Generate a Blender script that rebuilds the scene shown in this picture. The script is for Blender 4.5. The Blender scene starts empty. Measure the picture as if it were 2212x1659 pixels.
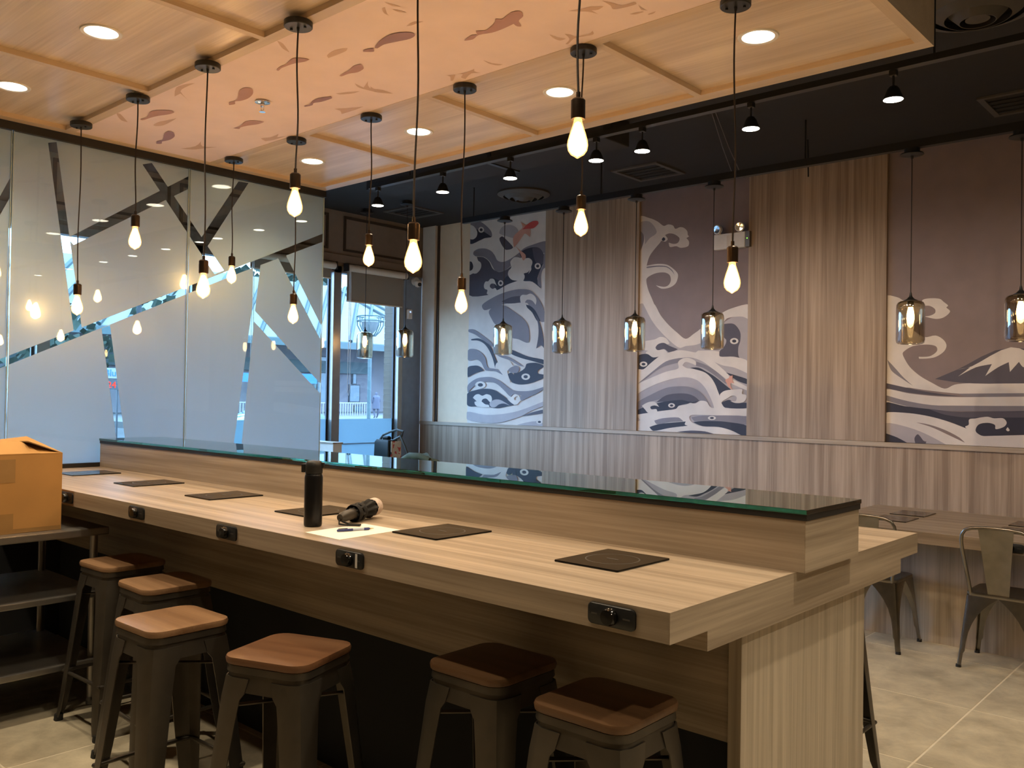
import bpy, bmesh, math, random
from mathutils import Vector, Matrix
from mathutils.geometry import delaunay_2d_cdt
random.seed(7)
SC = bpy.context.scene
COL = SC.collection

# ---------------------------------------------------------------- camera
ROT = ((0.74459833, 0.667321, 0.01600061), (-0.00296419, -0.0206647, 0.99978207), (-0.66750621, 0.74448348, 0.01340883))
FPX, CX, CY = 1904.35, 1106.0, 829.5
EYE = Vector((0.0, 0.0, 1.58))
cam = bpy.data.cameras.new('camera'); camo = bpy.data.objects.new('camera', cam); COL.objects.link(camo)
cam.sensor_fit = 'HORIZONTAL'; cam.sensor_width = 36.0; cam.lens = FPX / 2212.0 * 36.0
cam.clip_start = 0.05; cam.clip_end = 400
r_, u_, f_ = [Vector(v) for v in ROT]
camo.matrix_world = Matrix(((r_.x, u_.x, -f_.x, EYE.x), (r_.y, u_.y, -f_.y, EYE.y), (r_.z, u_.z, -f_.z, EYE.z), (0, 0, 0, 1)))
SC.camera = camo

# ---------------------------------------------------------------- world, exposure
W = bpy.data.worlds.new('World'); SC.world = W; W.use_nodes = True
bg = W.node_tree.nodes['Background']
bg.inputs[0].default_value = (0.36, 0.60, 1.0, 1); bg.inputs[1].default_value = 8.0
SC.view_settings.view_transform = 'Standard'; SC.view_settings.look = 'None'
SC.view_settings.gamma = 1.0; SC.view_settings.use_curve_mapping = False
SC.view_settings.exposure = 0.97
SC.cycles.sample_clamp_indirect = 4.0; SC.cycles.adaptive_threshold = 0.04
SC.cycles.caustics_refractive = False; SC.cycles.caustics_reflective = False
SC.cycles.max_bounces = 6; SC.cycles.diffuse_bounces = 3; SC.cycles.glossy_bounces = 3; SC.cycles.transmission_bounces = 6; SC.cycles.transparent_max_bounces = 14

# light levels
DOWN_W = 24.0          # soffit downlights
TRACK_W = 30.0         # track spots
ROOM_W = 60.0          # downlights over the near side, and the added floor light
BULB_E = 56.0
PEND_E = 24.0
WARM = (1.0, 0.82, 0.58); BULBC = (1.0, 0.64, 0.34); COOLW = (1.0, 0.77, 0.54)

def at(px, py, ax, val):
    d = r_ * ((px - CX) / FPX) + u_ * (-(py - CY) / FPX) + f_
    t = (val - EYE[ax]) / d[ax]
    return EYE + d * t

# ---------------------------------------------------------------- materials
def newmat(name):
    m = bpy.data.materials.new(name); m.use_nodes = True
    nt = m.node_tree; b = nt.nodes['Principled BSDF']
    return m, nt, b
def plain(name, col, rough=0.5, metal=0.0, noise=0.06, scale=12.0, spec=0.5, bump=0.0):
    m, nt, b = newmat(name)
    b.inputs['Roughness'].default_value = rough; b.inputs['Metallic'].default_value = metal
    b.inputs['Specular IOR Level'].default_value = spec
    tc = nt.nodes.new('ShaderNodeTexCoord'); n = nt.nodes.new('ShaderNodeTexNoise')
    n.inputs['Scale'].default_value = scale; n.inputs['Detail'].default_value = 4
    nt.links.new(tc.outputs['Object'], n.inputs['Vector'])
    r = nt.nodes.new('ShaderNodeValToRGB')
    lo = [c * (1 - noise) for c in col]; hi = [min(1, c * (1 + noise)) for c in col]
    r.color_ramp.elements[0].color = (*lo, 1); r.color_ramp.elements[1].color = (*hi, 1)
    r.color_ramp.elements[0].position = 0.3; r.color_ramp.elements[1].position = 0.7
    nt.links.new(n.outputs['Fac'], r.inputs[0]); nt.links.new(r.outputs[0], b.inputs['Base Color'])
    if bump:
        bp = nt.nodes.new('ShaderNodeBump'); bp.inputs['Strength'].default_value = bump; bp.inputs['Distance'].default_value = 0.01
        nt.links.new(n.outputs['Fac'], bp.inputs['Height']); nt.links.new(bp.outputs[0], b.inputs['Normal'])
    return m
def wood(name, light, dark, axis, fine=38.0, wide=9.0, rough=0.42, contrast=1.0, spec=0.4):
    """laminate oak with the grain running along axis 0/1/2 of the object"""
    m, nt, b = newmat(name)
    b.inputs['Roughness'].default_value = rough; b.inputs['Specular IOR Level'].default_value = spec
    tc = nt.nodes.new('ShaderNodeTexCoord')
    def nz(s_across, s_along, det, off):
        mp = nt.nodes.new('ShaderNodeMapping'); s = [s_across] * 3; s[axis] = s_along
        mp.inputs['Scale'].default_value = s; mp.inputs['Location'].default_value = (off, off * .7, off * .3)
        n = nt.nodes.new('ShaderNodeTexNoise'); n.inputs['Scale'].default_value = 1.0; n.inputs['Detail'].default_value = det
        n.inputs['Roughness'].default_value = 0.6
        nt.links.new(tc.outputs['Object'], mp.inputs['Vector']); nt.links.new(mp.outputs[0], n.inputs['Vector'])
        return n
    a = nz(wide, 0.55, 3, 3.1); c = nz(fine * 3, 1.6, 4, 7.7)
    mx = nt.nodes.new('ShaderNodeMath'); mx.operation = 'MULTIPLY_ADD'; mx.inputs[1].default_value = 0.36
    nt.links.new(c.outputs['Fac'], mx.inputs[0])
    ml = nt.nodes.new('ShaderNodeMath'); ml.operation = 'MULTIPLY'; ml.inputs[1].default_value = 0.79
    nt.links.new(a.outputs['Fac'], ml.inputs[0]); nt.links.new(ml.outputs[0], mx.inputs[2])
    r = nt.nodes.new('ShaderNodeValToRGB'); e = r.color_ramp.elements
    e[0].position = 0.575 - 0.13 / contrast; e[1].position = 0.575 + 0.13 / contrast
    e[0].color = (*dark, 1); e[1].color = (*light, 1)
    nt.links.new(mx.outputs[0], r.inputs[0]); nt.links.new(r.outputs[0], b.inputs['Base Color'])
    return m
def emis(name, col, strength):
    m, nt, b = newmat(name)
    nt.nodes.remove(b); e = nt.nodes.new('ShaderNodeEmission')
    e.inputs[0].default_value = (*col, 1); e.inputs[1].default_value = strength
    nt.links.new(e.outputs[0], nt.nodes['Material Output'].inputs[0]); return m
def thin_glass(name, tint=(1, 1, 1), ior=1.5, gain=1.0, rough=0.0, emit=None):
    m, nt, b = newmat(name); nt.nodes.remove(b)
    t = nt.nodes.new('ShaderNodeBsdfTransparent'); t.inputs[0].default_value = (*tint, 1)
    g = nt.nodes.new('ShaderNodeBsdfGlossy'); g.inputs['Roughness'].default_value = rough
    fr = nt.nodes.new('ShaderNodeFresnel')      # a thin pane reflects the same from either face
    ge = nt.nodes.new('ShaderNodeNewGeometry'); mi = nt.nodes.new('ShaderNodeMix'); mi.data_type = 'FLOAT'
    mi.inputs[2].default_value = ior; mi.inputs[3].default_value = 1.0 / ior
    nt.links.new(ge.outputs['Backfacing'], mi.inputs[0]); nt.links.new(mi.outputs[0], fr.inputs[0])
    mu = nt.nodes.new('ShaderNodeMath'); mu.operation = 'MULTIPLY'; mu.inputs[1].default_value = gain; mu.use_clamp = True
    nt.links.new(fr.outputs[0], mu.inputs[0])
    mx = nt.nodes.new('ShaderNodeMixShader'); nt.links.new(mu.outputs[0], mx.inputs[0])
    nt.links.new(t.outputs[0], mx.inputs[1]); nt.links.new(g.outputs[0], mx.inputs[2])
    out = mx.outputs[0]
    if emit:
        ee = nt.nodes.new('ShaderNodeEmission'); ee.inputs[0].default_value = (*emit[0], 1); ee.inputs[1].default_value = emit[1]
        ad = nt.nodes.new('ShaderNodeAddShader'); nt.links.new(out, ad.inputs[0]); nt.links.new(ee.outputs[0], ad.inputs[1]); out = ad.outputs[0]
    nt.links.new(out, nt.nodes['Material Output'].inputs[0]); return m
def film(name, col, trans, gloss=0.08, rough=0.25, tcol=None):
    m, nt, b = newmat(name); nt.nodes.remove(b)
    d = nt.nodes.new('ShaderNodeBsdfDiffuse'); d.inputs[0].default_value = (*col, 1)
    t = nt.nodes.new('ShaderNodeBsdfTranslucent'); t.inputs[0].default_value = (*(tcol or col), 1)
    g = nt.nodes.new('ShaderNodeBsdfGlossy'); g.inputs['Roughness'].default_value = rough
    a = nt.nodes.new('ShaderNodeMixShader'); a.inputs[0].default_value = trans
    nt.links.new(d.outputs[0], a.inputs[1]); nt.links.new(t.outputs[0], a.inputs[2])
    c = nt.nodes.new('ShaderNodeMixShader'); c.inputs[0].default_value = gloss
    nt.links.new(a.outputs[0], c.inputs[1]); nt.links.new(g.outputs[0], c.inputs[2])
    nt.links.new(c.outputs[0], nt.nodes['Material Output'].inputs[0]); return m

OAK_L, OAK_D = (0.465, 0.375, 0.28), (0.275, 0.213, 0.152)
M = {}
M['oak_x'] = wood('oak_grain_long', OAK_L, OAK_D, 0, wide=16)
M['oak_y'] = wood('oak_grain_cross', OAK_L, OAK_D, 1, wide=16)
M['oak_z'] = wood('oak_grain_upright', (0.55, 0.465, 0.36), (0.35, 0.29, 0.215), 2, fine=30, wide=20)
M['oak_table'] = wood('oak_table_top', (0.33, 0.26, 0.185), (0.20, 0.15, 0.10), 0, wide=16)
M['wall_oak'] = wood('wall_oak', (0.44, 0.33, 0.232), (0.25, 0.178, 0.12), 2, fine=30, wide=20, rough=0.5)
M['ceil_oak'] = wood('ceiling_oak', (0.82, 0.69, 0.55), (0.60, 0.48, 0.36), 0, wide=7, rough=0.3)
M['ceil_frame'] = wood('ceiling_frame_oak', (0.72, 0.58, 0.43), (0.60, 0.47, 0.34), 0, wide=6, rough=0.4)
M['ceil_frame_y'] = wood('ceiling_frame_oak_cross', (0.72, 0.58, 0.43), (0.60, 0.47, 0.34), 1, wide=6, rough=0.4)
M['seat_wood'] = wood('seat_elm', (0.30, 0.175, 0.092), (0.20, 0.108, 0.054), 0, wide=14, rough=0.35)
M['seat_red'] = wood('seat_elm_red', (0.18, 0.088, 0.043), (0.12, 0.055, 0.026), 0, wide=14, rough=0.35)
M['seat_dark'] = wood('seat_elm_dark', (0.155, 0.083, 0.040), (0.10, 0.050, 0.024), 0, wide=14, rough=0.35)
M['black'] = plain('black_paint', (0.012, 0.012, 0.013), 0.45)
M['matte_black'] = plain('black_matte', (0.010, 0.011, 0.013), 0.8)
M['ceil_black'] = plain('ceiling_black', (0.022, 0.020, 0.019), 0.85)
M['fix_black'] = plain('fixture_black', (0.010, 0.011, 0.012), 0.4)
M['hob'] = plain('hob_glass', (0.006, 0.0055, 0.005), 0.12, spec=0.4)
M['hob_mark'] = plain('hob_marking', (0.06, 0.055, 0.05), 0.4)
M['gun'] = plain('gunmetal', (0.105, 0.092, 0.075), 0.42, 0.75, noise=0.18, scale=7)
M['steel_chair'] = plain('raw_steel', (0.25, 0.23, 0.195), 0.3, 1.0, noise=0.2, scale=8)
M['steel'] = plain('stainless', (0.36, 0.34, 0.31), 0.36, 0.85, noise=0.08)
M['steel_dark'] = plain('stainless_dull', (0.20, 0.19, 0.18), 0.45, 0.8)
M['chrome'] = plain('chrome', (0.8, 0.8, 0.8), 0.1, 1.0)
M['brass'] = plain('bronze_socket', (0.045, 0.030, 0.020), 0.38, 0.8)
M['rubber'] = plain('rubber', (0.012, 0.012, 0.012), 0.7)
M['cord'] = plain('cord_fabric', (0.014, 0.008, 0.006), 0.7)
M['tile'] = None
M['grout'] = plain('grout', (0.70, 0.62, 0.47), 0.9)
M['white'] = plain('white_plastic', (0.72, 0.70, 0.66), 0.4)
M['white_trim'] = plain('white_enamel', (0.80, 0.78, 0.74), 0.35)
M['beige'] = plain('beige_paint', (0.76, 0.60, 0.42), 0.7, noise=0.03)
M['pale_trim'] = plain('pale_trim_paint', (0.66, 0.60, 0.52), 0.6, noise=0.03)
M['brown_wall'] = plain('brown_panel_paint', (0.235, 0.18, 0.135), 0.6, noise=0.05)
M['brown_dark'] = plain('brown_groove_paint', (0.045, 0.030, 0.020), 0.7)
M['grey_wall'] = plain('grey_wall_paint', (0.50, 0.48, 0.45), 0.8)
M['slate'] = plain('slate_column_paint', (0.22, 0.28, 0.37), 0.6)
M['alu'] = plain('window_aluminium', (0.33, 0.30, 0.27), 0.4, 0.6)
M['alu_dark'] = plain('window_aluminium_dark', (0.04, 0.04, 0.045), 0.4, 0.4)
M['shade'] = film('roller_shade_fabric', (0.36, 0.32, 0.27), 0.25, 0.0, 0.25, (0.2, 0.18, 0.15))
M['card'] = plain('cardboard', (0.52, 0.28, 0.085), 0.75, noise=0.07, scale=6)
M['card_in'] = plain('cardboard_inside', (0.30, 0.19, 0.09), 0.8)
M['tape'] = plain('packing_tape', (0.40, 0.235, 0.09), 0.18)
M['paper'] = plain('paper', (0.90, 0.88, 0.80), 0.8, noise=0.01)
M['ink_blue'] = plain('pen_blue', (0.03, 0.04, 0.18), 0.3)
M['pen_clear'] = plain('pen_clear_plastic', (0.45, 0.50, 0.62), 0.2)
M['gold'] = plain('pen_tip_metal', (0.55, 0.42, 0.2), 0.3, 1.0)
M['bottle'] = plain('bottle_black', (0.006, 0.006, 0.007), 0.30, spec=0.3)
M['lid'] = plain('bottle_lid_black', (0.014, 0.014, 0.014), 0.4)
M['umb'] = plain('umbrella_cloth', (0.007, 0.007, 0.007), 0.8, bump=0.4, scale=40)
M['umb_handle'] = plain('umbrella_handle', (0.045, 0.038, 0.030), 0.4)
M['umb_print'] = plain('umbrella_print', (0.62, 0.52, 0.46), 0.7, noise=0.2, scale=60)
M['bag'] = plain('bag_leather', (0.008, 0.010, 0.007), 0.5, spec=0.2)
M['strap'] = plain('bag_strap', (0.05, 0.055, 0.045), 0.6)
M['jacket'] = plain('olive_jacket', (0.06, 0.065, 0.028), 0.85, noise=0.25, scale=9, bump=0.5)
M['glass_pane'] = thin_glass('partition_glass', (0.93, 0.98, 0.96), 1.5, 1.0)
M['win_glass'] = thin_glass('window_glass', (0.90, 0.95, 0.95), 1.45, 1.0)
M['glass_edge'] = plain('polished_glass_edge', (0.42, 0.50, 0.46), 0.15, spec=0.8)
M['frost'] = film('frosted_film', (0.92, 0.95, 0.88), 0.62, 0.09, 0.33, (0.58, 0.60, 0.65))
M['win_frost'] = film('window_frost_film', (0.60, 0.66, 0.70), 0.8, 0.03, 0.3, (0.36, 0.46, 0.50))
M['smoke'] = thin_glass('smoked_glass', (0.66, 0.59, 0.47), 1.5, 3.6)
M['bulb_glass'] = thin_glass('amber_bulb_glass', (1.0, 0.80, 0.50), 1.4, 1.0, 0.0, ((1.0, 0.42, 0.12), 1.1))
M['bulb_core'] = emis('edison_filament', BULBC, BULB_E)
M['pend_core'] = emis('pendant_filament', (1.0, 0.66, 0.30), PEND_E)
M['down_disc'] = emis('downlight_lens', (1.0, 0.86, 0.66), 9.0)
M['track_disc'] = emis('track_lamp_lens', (1.0, 0.90, 0.74), 14.0)
M['led_green'] = emis('green_led', (0.2, 1.0, 0.05), 2.0)
M['led_blue'] = emis('blue_led', (0.15, 0.3, 1.0), 3.0)
# green counter glass
m, nt, b = newmat('counter_glass'); M['counter_glass'] = m
b.inputs['Transmission Weight'].default_value = 1.0; b.inputs['IOR'].default_value = 1.75
b.inputs['Roughness'].default_value = 0.0; b.inputs['Base Color'].default_value = (0.06, 0.45, 0.30, 1)
# floor tile: mottled concrete-look porcelain
m, nt, b = newmat('concrete_tile'); M['tile'] = m
tc = nt.nodes.new('ShaderNodeTexCoord'); oi = nt.nodes.new('ShaderNodeObjectInfo')
ad = nt.nodes.new('ShaderNodeVectorMath'); ad.operation = 'ADD'
ml = nt.nodes.new('ShaderNodeVectorMath'); ml.operation = 'SCALE'; ml.inputs['Scale'].default_value = 1.0
nt.links.new(oi.outputs['Location'], ml.inputs[0]); nt.links.new(tc.outputs['Object'], ad.inputs[0]); nt.links.new(ml.outputs[0], ad.inputs[1])
n1 = nt.nodes.new('ShaderNodeTexNoise'); n1.inputs['Scale'].default_value = 4.5; n1.inputs['Detail'].default_value = 8; n1.inputs['Roughness'].default_value = 0.65; n1.inputs['Distortion'].default_value = 0.25
nt.links.new(ad.outputs[0], n1.inputs['Vector'])
rp = nt.nodes.new('ShaderNodeValToRGB'); e = rp.color_ramp.elements
e[0].position = 0.33; e[0].color = (0.36, 0.31, 0.22, 1); e[1].position = 0.70; e[1].color = (0.64, 0.56, 0.40, 1)
nt.links.new(n1.outputs['Fac'], rp.inputs[0]); nt.links.new(rp.outputs[0], b.inputs['Base Color'])
b.inputs['Roughness'].default_value = 0.5
# prints
PC = {'L': (0.66, 0.60, 0.54), 'l': (0.40, 0.36, 0.36), 'm': (0.215, 0.195, 0.215), 'D': (0.085, 0.075, 0.095), 'd': (0.028, 0.028, 0.045),
      's': (0.230, 0.175, 0.165), 'r': (0.55, 0.09, 0.08), 'k': (0.60, 0.30, 0.22), 'K': (0.50, 0.30, 0.28), 'b': (0.66, 0.47, 0.38), 'v': (0.36, 0.22, 0.25)}
for k, c in PC.items(): M['print_' + k] = plain('print_' + {'L': 'cream', 'l': 'pale_lilac', 'm': 'grey_lilac', 'D': 'dusk', 'd': 'navy', 's': 'mauve_sky', 'r': 'red', 'k': 'coral', 'K': 'rose_fish', 'b': 'twig_tan', 'v': 'plum_fish'}[k], c, 0.65, noise=0.07, scale=5)
M['koi_ground'] = plain('koi_panel_print', (0.90, 0.74, 0.70), 0.6, noise=0.04, scale=4)

# ---------------------------------------------------------------- mesh helpers
class MB:
    def __init__(s): s.v = []; s.f = []
    def add(s, vs, fs):
        o = len(s.v); s.v += [tuple(v) for v in vs]; s.f += [tuple(i + o for i in f) for f in fs]; return s
    def box(s, x0, x1, y0, y1, z0, z1):
        return s.add([(x0, y0, z0), (x1, y0, z0), (x1, y1, z0), (x0, y1, z0), (x0, y0, z1), (x1, y0, z1), (x1, y1, z1), (x0, y1, z1)],
                     [(3, 2, 1, 0), (4, 5, 6, 7), (0, 1, 5, 4), (1, 2, 6, 5), (2, 3, 7, 6), (3, 0, 4, 7)])
    def loft(s, rings, cap=True, closed=False):
        n = len(rings[0]); vs = [p for r in rings for p in r]; fs = []
        m = len(rings)
        for i in range(m if closed else m - 1):
            j = (i + 1) % m
            for k in range(n): fs.append((i * n + k, i * n + (k + 1) % n, j * n + (k + 1) % n, j * n + k))
        if cap and not closed:
            fs.append(tuple(range(n - 1, -1, -1))); fs.append(tuple((m - 1) * n + k for k in range(n)))
        return s.add(vs, fs)
    def lathe(s, prof, c=(0, 0, 0), n=24, cap=True, axis=None):
        ax = Vector(axis).normalized() if axis else Vector((0, 0, 1))
        a = ax.orthogonal().normalized() if axis else Vector((1, 0, 0)); bb = ax.cross(a); c = Vector(c)
        rings = [[c + ax * z + (a * math.cos(2 * math.pi * k / n) + bb * math.sin(2 * math.pi * k / n)) * r for k in range(n)] for r, z in prof]
        return s.loft(rings, cap)
    def cyl(s, p0, p1, r0, r1=None, n=12):
        p0 = Vector(p0); d = Vector(p1) - p0
        return s.lathe([(r0, 0), (r1 if r1 is not None else r0, d.length)], p0, n, True, d)
    def tube(s, pts, r, n=8, cap=True):
        pts = [Vector(p) for p in pts]; rings = []; ref = None
        for i, p in enumerate(pts):
            t = (pts[min(i + 1, len(pts) - 1)] - pts[max(i - 1, 0)]).normalized()
            if ref is None: ref = t.orthogonal().normalized()
            ref = (ref - t * ref.dot(t)).normalized(); b2 = t.cross(ref)
            rr = r[i] if isinstance(r, (list, tuple)) else r
            rings.append([p + (ref * math.cos(2 * math.pi * k / n) + b2 * math.sin(2 * math.pi * k / n)) * rr for k in range(n)])
        return s.loft(rings, cap)
    def build(s, name, mat, parent=None, world=False, smooth=False, bevel=0.0, kind=None):
        me = bpy.data.meshes.new(name)
        off = parent_world(parent) if (world and parent) else Vector((0, 0, 0))
        me.from_pydata([tuple(Vector(v) - off) for v in s.v], [], s.f)
        bm = bmesh.new(); bm.from_mesh(me); bmesh.ops.recalc_face_normals(bm, faces=bm.faces)
        if bevel:
            eg = [e for e in bm.edges if len(e.link_faces) == 2 and e.calc_face_angle(0) > 0.6]
            bmesh.ops.bevel(bm, geom=eg, offset=bevel, segments=2, affect='EDGES', profile=0.6)
        bm.to_mesh(me); bm.free()
        if smooth:
            for p in me.polygons: p.use_smooth = True
            if hasattr(me, 'set_sharp_from_angle'): me.set_sharp_from_angle(angle=math.radians(40))
        me.materials.append(mat)
        o = bpy.data.objects.new(name, me); COL.objects.link(o)
        if parent: o.parent = parent
        if kind: o['kind'] = kind
        return o
def parent_world(p):
    v = Vector((0, 0, 0))
    while p is not None: v = v + p.location; p = p.parent
    return v
def tag(o, label, cat, group=None):
    o['label'] = label; o['category'] = cat
    if group: o['group'] = group
    return o
def thing(name, label, cat, loc=(0, 0, 0), group=None, rz=0.0):
    o = bpy.data.objects.new(name, None); COL.objects.link(o); o.location = loc; o.rotation_euler = (0, 0, rz)
    o.empty_display_size = 0.1
    return tag(o, label, cat, group)
def struct(o): o['kind'] = 'structure'; return o
def box(name, mat, parent, x0, x1, y0, y1, z0, z1, bevel=0.0, world=True):
    return MB().box(x0, x1, y0, y1, z0, z1).build(name, mat, parent, world=world, bevel=bevel)
def sbox(name, mat, x0, x1, y0, y1, z0, z1): return struct(box(name, mat, None, x0, x1, y0, y1, z0, z1))
def copy_tree(o, parent=None):
    c = o.copy(); COL.objects.link(c); c.parent = parent
    for ch in list(o.children): copy_tree(ch, c)
    return c
def rr(w, d, r, z, n=5, cx=0, cy=0):
    out = []
    for sx, sy, a0 in ((1, 1, 0), (-1, 1, 90), (-1, -1, 180), (1, -1, 270)):
        for k in range(n + 1):
            a = math.radians(a0 + 90 * k / n)
            out.append((cx + sx * (w / 2 - r) + r * math.cos(a), cy + sy * (d / 2 - r) + r * math.sin(a), z))
    return out
def smooth_poly(pts, it=2):
    """closed centripetal-ish Catmull-Rom through the points; sharp turns stay sharp"""
    n = len(pts); out = []; k = 4 if it > 1 else 3
    for i in range(n):
        p0, p1, p2, p3 = pts[i - 1], pts[i], pts[(i + 1) % n], pts[(i + 2) % n]
        l = math.hypot(p2[0] - p1[0], p2[1] - p1[1])
        def tang(a, b, c):
            t = ((c[0] - a[0]) * .5, (c[1] - a[1]) * .5)
            d1 = (b[0] - a[0], b[1] - a[1]); d2 = (c[0] - b[0], c[1] - b[1])
            m = math.hypot(*d1) * math.hypot(*d2) or 1e-9
            if (d1[0] * d2[0] + d1[1] * d2[1]) / m < -.2: return (0, 0)
            tl = math.hypot(*t) or 1e-9; f = min(1, l / tl); return (t[0] * f, t[1] * f)
        t1 = tang(p0, p1, p2); t2 = tang(p1, p2, p3)
        for q in range(k):
            u = q / k; h1 = 2 * u ** 3 - 3 * u ** 2 + 1; h2 = u ** 3 - 2 * u ** 2 + u; h3 = -2 * u ** 3 + 3 * u ** 2; h4 = u ** 3 - u ** 2
            out.append(tuple(h1 * p1[c] + h2 * t1[c] + h3 * p2[c] + h4 * t2[c] for c in (0, 1)))
    return out
def clip_rect(p, x0, x1, y0, y1):
    for ax, v, sg in ((0, x0, 1), (0, x1, -1), (1, y0, 1), (1, y1, -1)):
        q = []
        for i in range(len(p)):
            a = p[i]; b2 = p[(i + 1) % len(p)]; da = (a[ax] - v) * sg; db = (b2[ax] - v) * sg
            if da >= 0: q.append(a)
            if (da >= 0) != (db >= 0):
                t = da / (da - db); q.append((a[0] + (b2[0] - a[0]) * t, a[1] + (b2[1] - a[1]) * t))
        p = q
        if len(p) < 3: return []
    return p
def polymesh(name, polys, mat, parent, fn):
    """flat printed shapes: polys = [(pts2d, layer)], fn(u, v, layer) -> point"""
    me = bpy.data.meshes.new(name); vs = []; fs = []
    off = parent_world(parent)
    for pts, ly in polys:
        n = len(pts)
        r = delaunay_2d_cdt([Vector(p) for p in pts], [(k, (k + 1) % n) for k in range(n)], [list(range(n))], 1, 1e-6)
        o = len(vs); vs += [tuple(Vector(fn(q.x, q.y, ly)) - off) for q in r[0]]; fs += [tuple(k + o for k in f) for f in r[2]]
    me.from_pydata(vs, [], fs); me.materials.append(mat)
    o = bpy.data.objects.new(name, me); COL.objects.link(o); o.parent = parent; return o
def spot(name, parent, loc, power, col, size=120, blend=0.7, radius=0.05, target=None):
    l = bpy.data.lights.new(name, 'SPOT'); l.energy = power; l.color = col; l.spot_size = math.radians(size); l.spot_blend = blend; l.shadow_soft_size = radius
    o = bpy.data.objects.new(name, l); COL.objects.link(o)
    if parent: o.parent = parent
    o.location = loc
    if target is not None:
        d = Vector(target); o.rotation_euler = d.to_track_quat('-Z', 'Y').to_euler()
    return o

# ================================================================ STRUCTURE
XW, XG, YW, ZC = -8.35, -5.95, 7.60, 3.70
X1, Y0 = 3.6, -2.6
# floor of large square tiles over a grout bed
fl = sbox('floor', M['grout'], XW, X1, Y0, YW, -0.10, -0.0009)
TS = 0.912; gx0, gy0 = -1.265, 1.352
tm = MB().box(-TS / 2 + .005, TS / 2 - .005, -TS / 2 + .005, TS / 2 - .005, -0.012, 0.0).build('tile', M['tile'], fl)
first = True; i0 = -8; 
for i in range(-8, 6):
    for j in range(-5, 8):
        cx, cy = gx0 + (i + .5) * TS, gy0 + (j + .5) * TS
        ax0, ax1, ay0, ay1 = cx - TS / 2, cx + TS / 2, cy - TS / 2, cy + TS / 2
        if ax1 < XW + .05 or ax0 > X1 - .05 or ay1 < Y0 + .05 or ay0 > YW - .05: continue
        if ax0 < XW or ax1 > X1 or ay0 < Y0 or ay1 > YW:
            o = MB().box(max(ax0, XW) - cx + .004, min(ax1, X1) - cx - .004, max(ay0, Y0) - cy + .004, min(ay1, YW) - cy - .004, -0.012, 0.0).build('tile', M['tile'], fl)
        elif first: o = tm; first = False
        else:
            o = tm.copy(); COL.objects.link(o)
        o.parent = fl; o.location = (cx, cy, 0)
# right wall with plinth-to-rail panelling, wood panels
wr = sbox('wall_right', M['beige'], XW - .15, X1, YW, YW + .15, -0.1, ZC)
ws = box('wainscot_panel', M['wall_oak'], wr, -8.33, X1, YW - .045, YW - .0005, 0, 1.205)
box('wainscot_cap', M['oak_x'], wr, -8.33, X1, YW - .062, YW - .0005, 1.205, 1.243, .003)
for a, b2 in ((-6.316, -5.070), (-3.850, -2.595), (0.40, 1.65)):
    box('wood_panel', M['wall_oak'], wr, a, b2, YW - .032, YW - .0005, 1.244, ZC, .002)
box('wall_trim_strip', M['pale_trim'], wr, -8.33, -8.10, YW - .05, YW - .0005, 1.244, ZC, .004)
box('wall_reveal', M['brown_dark'], wr, -8.10, -8.06, YW - .012, YW - .0005, 1.244, ZC)
# other walls and ceiling
sbox('wall_near', M['grey_wall'], XW, X1, Y0 - .15, Y0, -0.1, ZC)
sbox('wall_back', M['grey_wall'], X1, X1 + .15, Y0, YW, -0.1, ZC)
sbox('ceiling', M['ceil_black'], XW - .15, X1 + .15, Y0 - .15, YW + .15, ZC, ZC + .1)

# window wall
wl = sbox('wall_left', M['brown_wall'], XW - .15, XW, Y0, YW, 3.06, ZC)
box('wall_sill', M['slate'], wl, XW - .15, XW, Y0, YW, -0.1, 0.10)
box('wall_column', M['slate'], wl, XW - .15, XW + .012, 7.25, YW - .05, 0.10, 3.06)
for a, b2 in ((5.55, 6.10), (6.32, 7.50), (4.3, 5.45), (3.1, 4.2)):   # raised frame mouldings on the upper panelling
    for (ya, yb, za, zb) in ((a, b2, 3.62, 3.65), (a, b2, 3.24, 3.265), (a, a + .03, 3.265, 3.62), (b2 - .03, b2, 3.265, 3.62)):
        box('panel_moulding', M['brown_dark'], wl, XW, XW + .014, ya, yb, za, zb)
box('panel_rail', M['brown_wall'], wl, XW, XW + .03, Y0, 7.5, 3.10, 3.19, .004)
mull = [0.55, 1.85, 3.05, 4.50, 6.245, 7.22]
for i, yy in enumerate(mull):
    w = .035 if i == 5 else .055
    box('mullion', M['alu'], wl, XW - .10, XW + .012, yy - w, yy + w, 0.10, 3.06, .004)
    box('mullion_gasket', M['alu_dark'], wl, XW - .085, XW - .06, yy - w - .022, yy + w + .022, 0.10, 3.06)
box('window_head', M['alu'], wl, XW - .10, XW + .012, -1.5, 7.22, 2.98, 3.06)
box('wall_fill', M['brown_wall'], wl, XW - .15, XW, Y0, -1.4, 0.10, 3.06)
for i in range(5):
    a, b2 = mull[i] + .055, mull[i + 1] - .035
    w = struct(box('window_%d' % (i + 1), M['win_glass'], None, XW - .076, XW - .070, a, b2, 0.10, 2.98))
    if i == 4:
        MB().box(XW - .069, XW - .068, a, b2, 0.10, 1.275).build('frost_film', M['win_frost'], w, world=True)
        box('glazing_bar', M['alu'], w, XW - .085, XW - .062, a, b2, 0.98, 0.985)
    if i == 3:
        MB().box(XW - .069, XW - .068, a, b2, 0.10, 1.275).build('frost_film', M['win_frost'], w, world=True)
struct(box('window_6', M['win_glass'], None, XW - .076, XW - .070, -1.4, mull[0] - .055, 0.10, 2.98))
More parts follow.
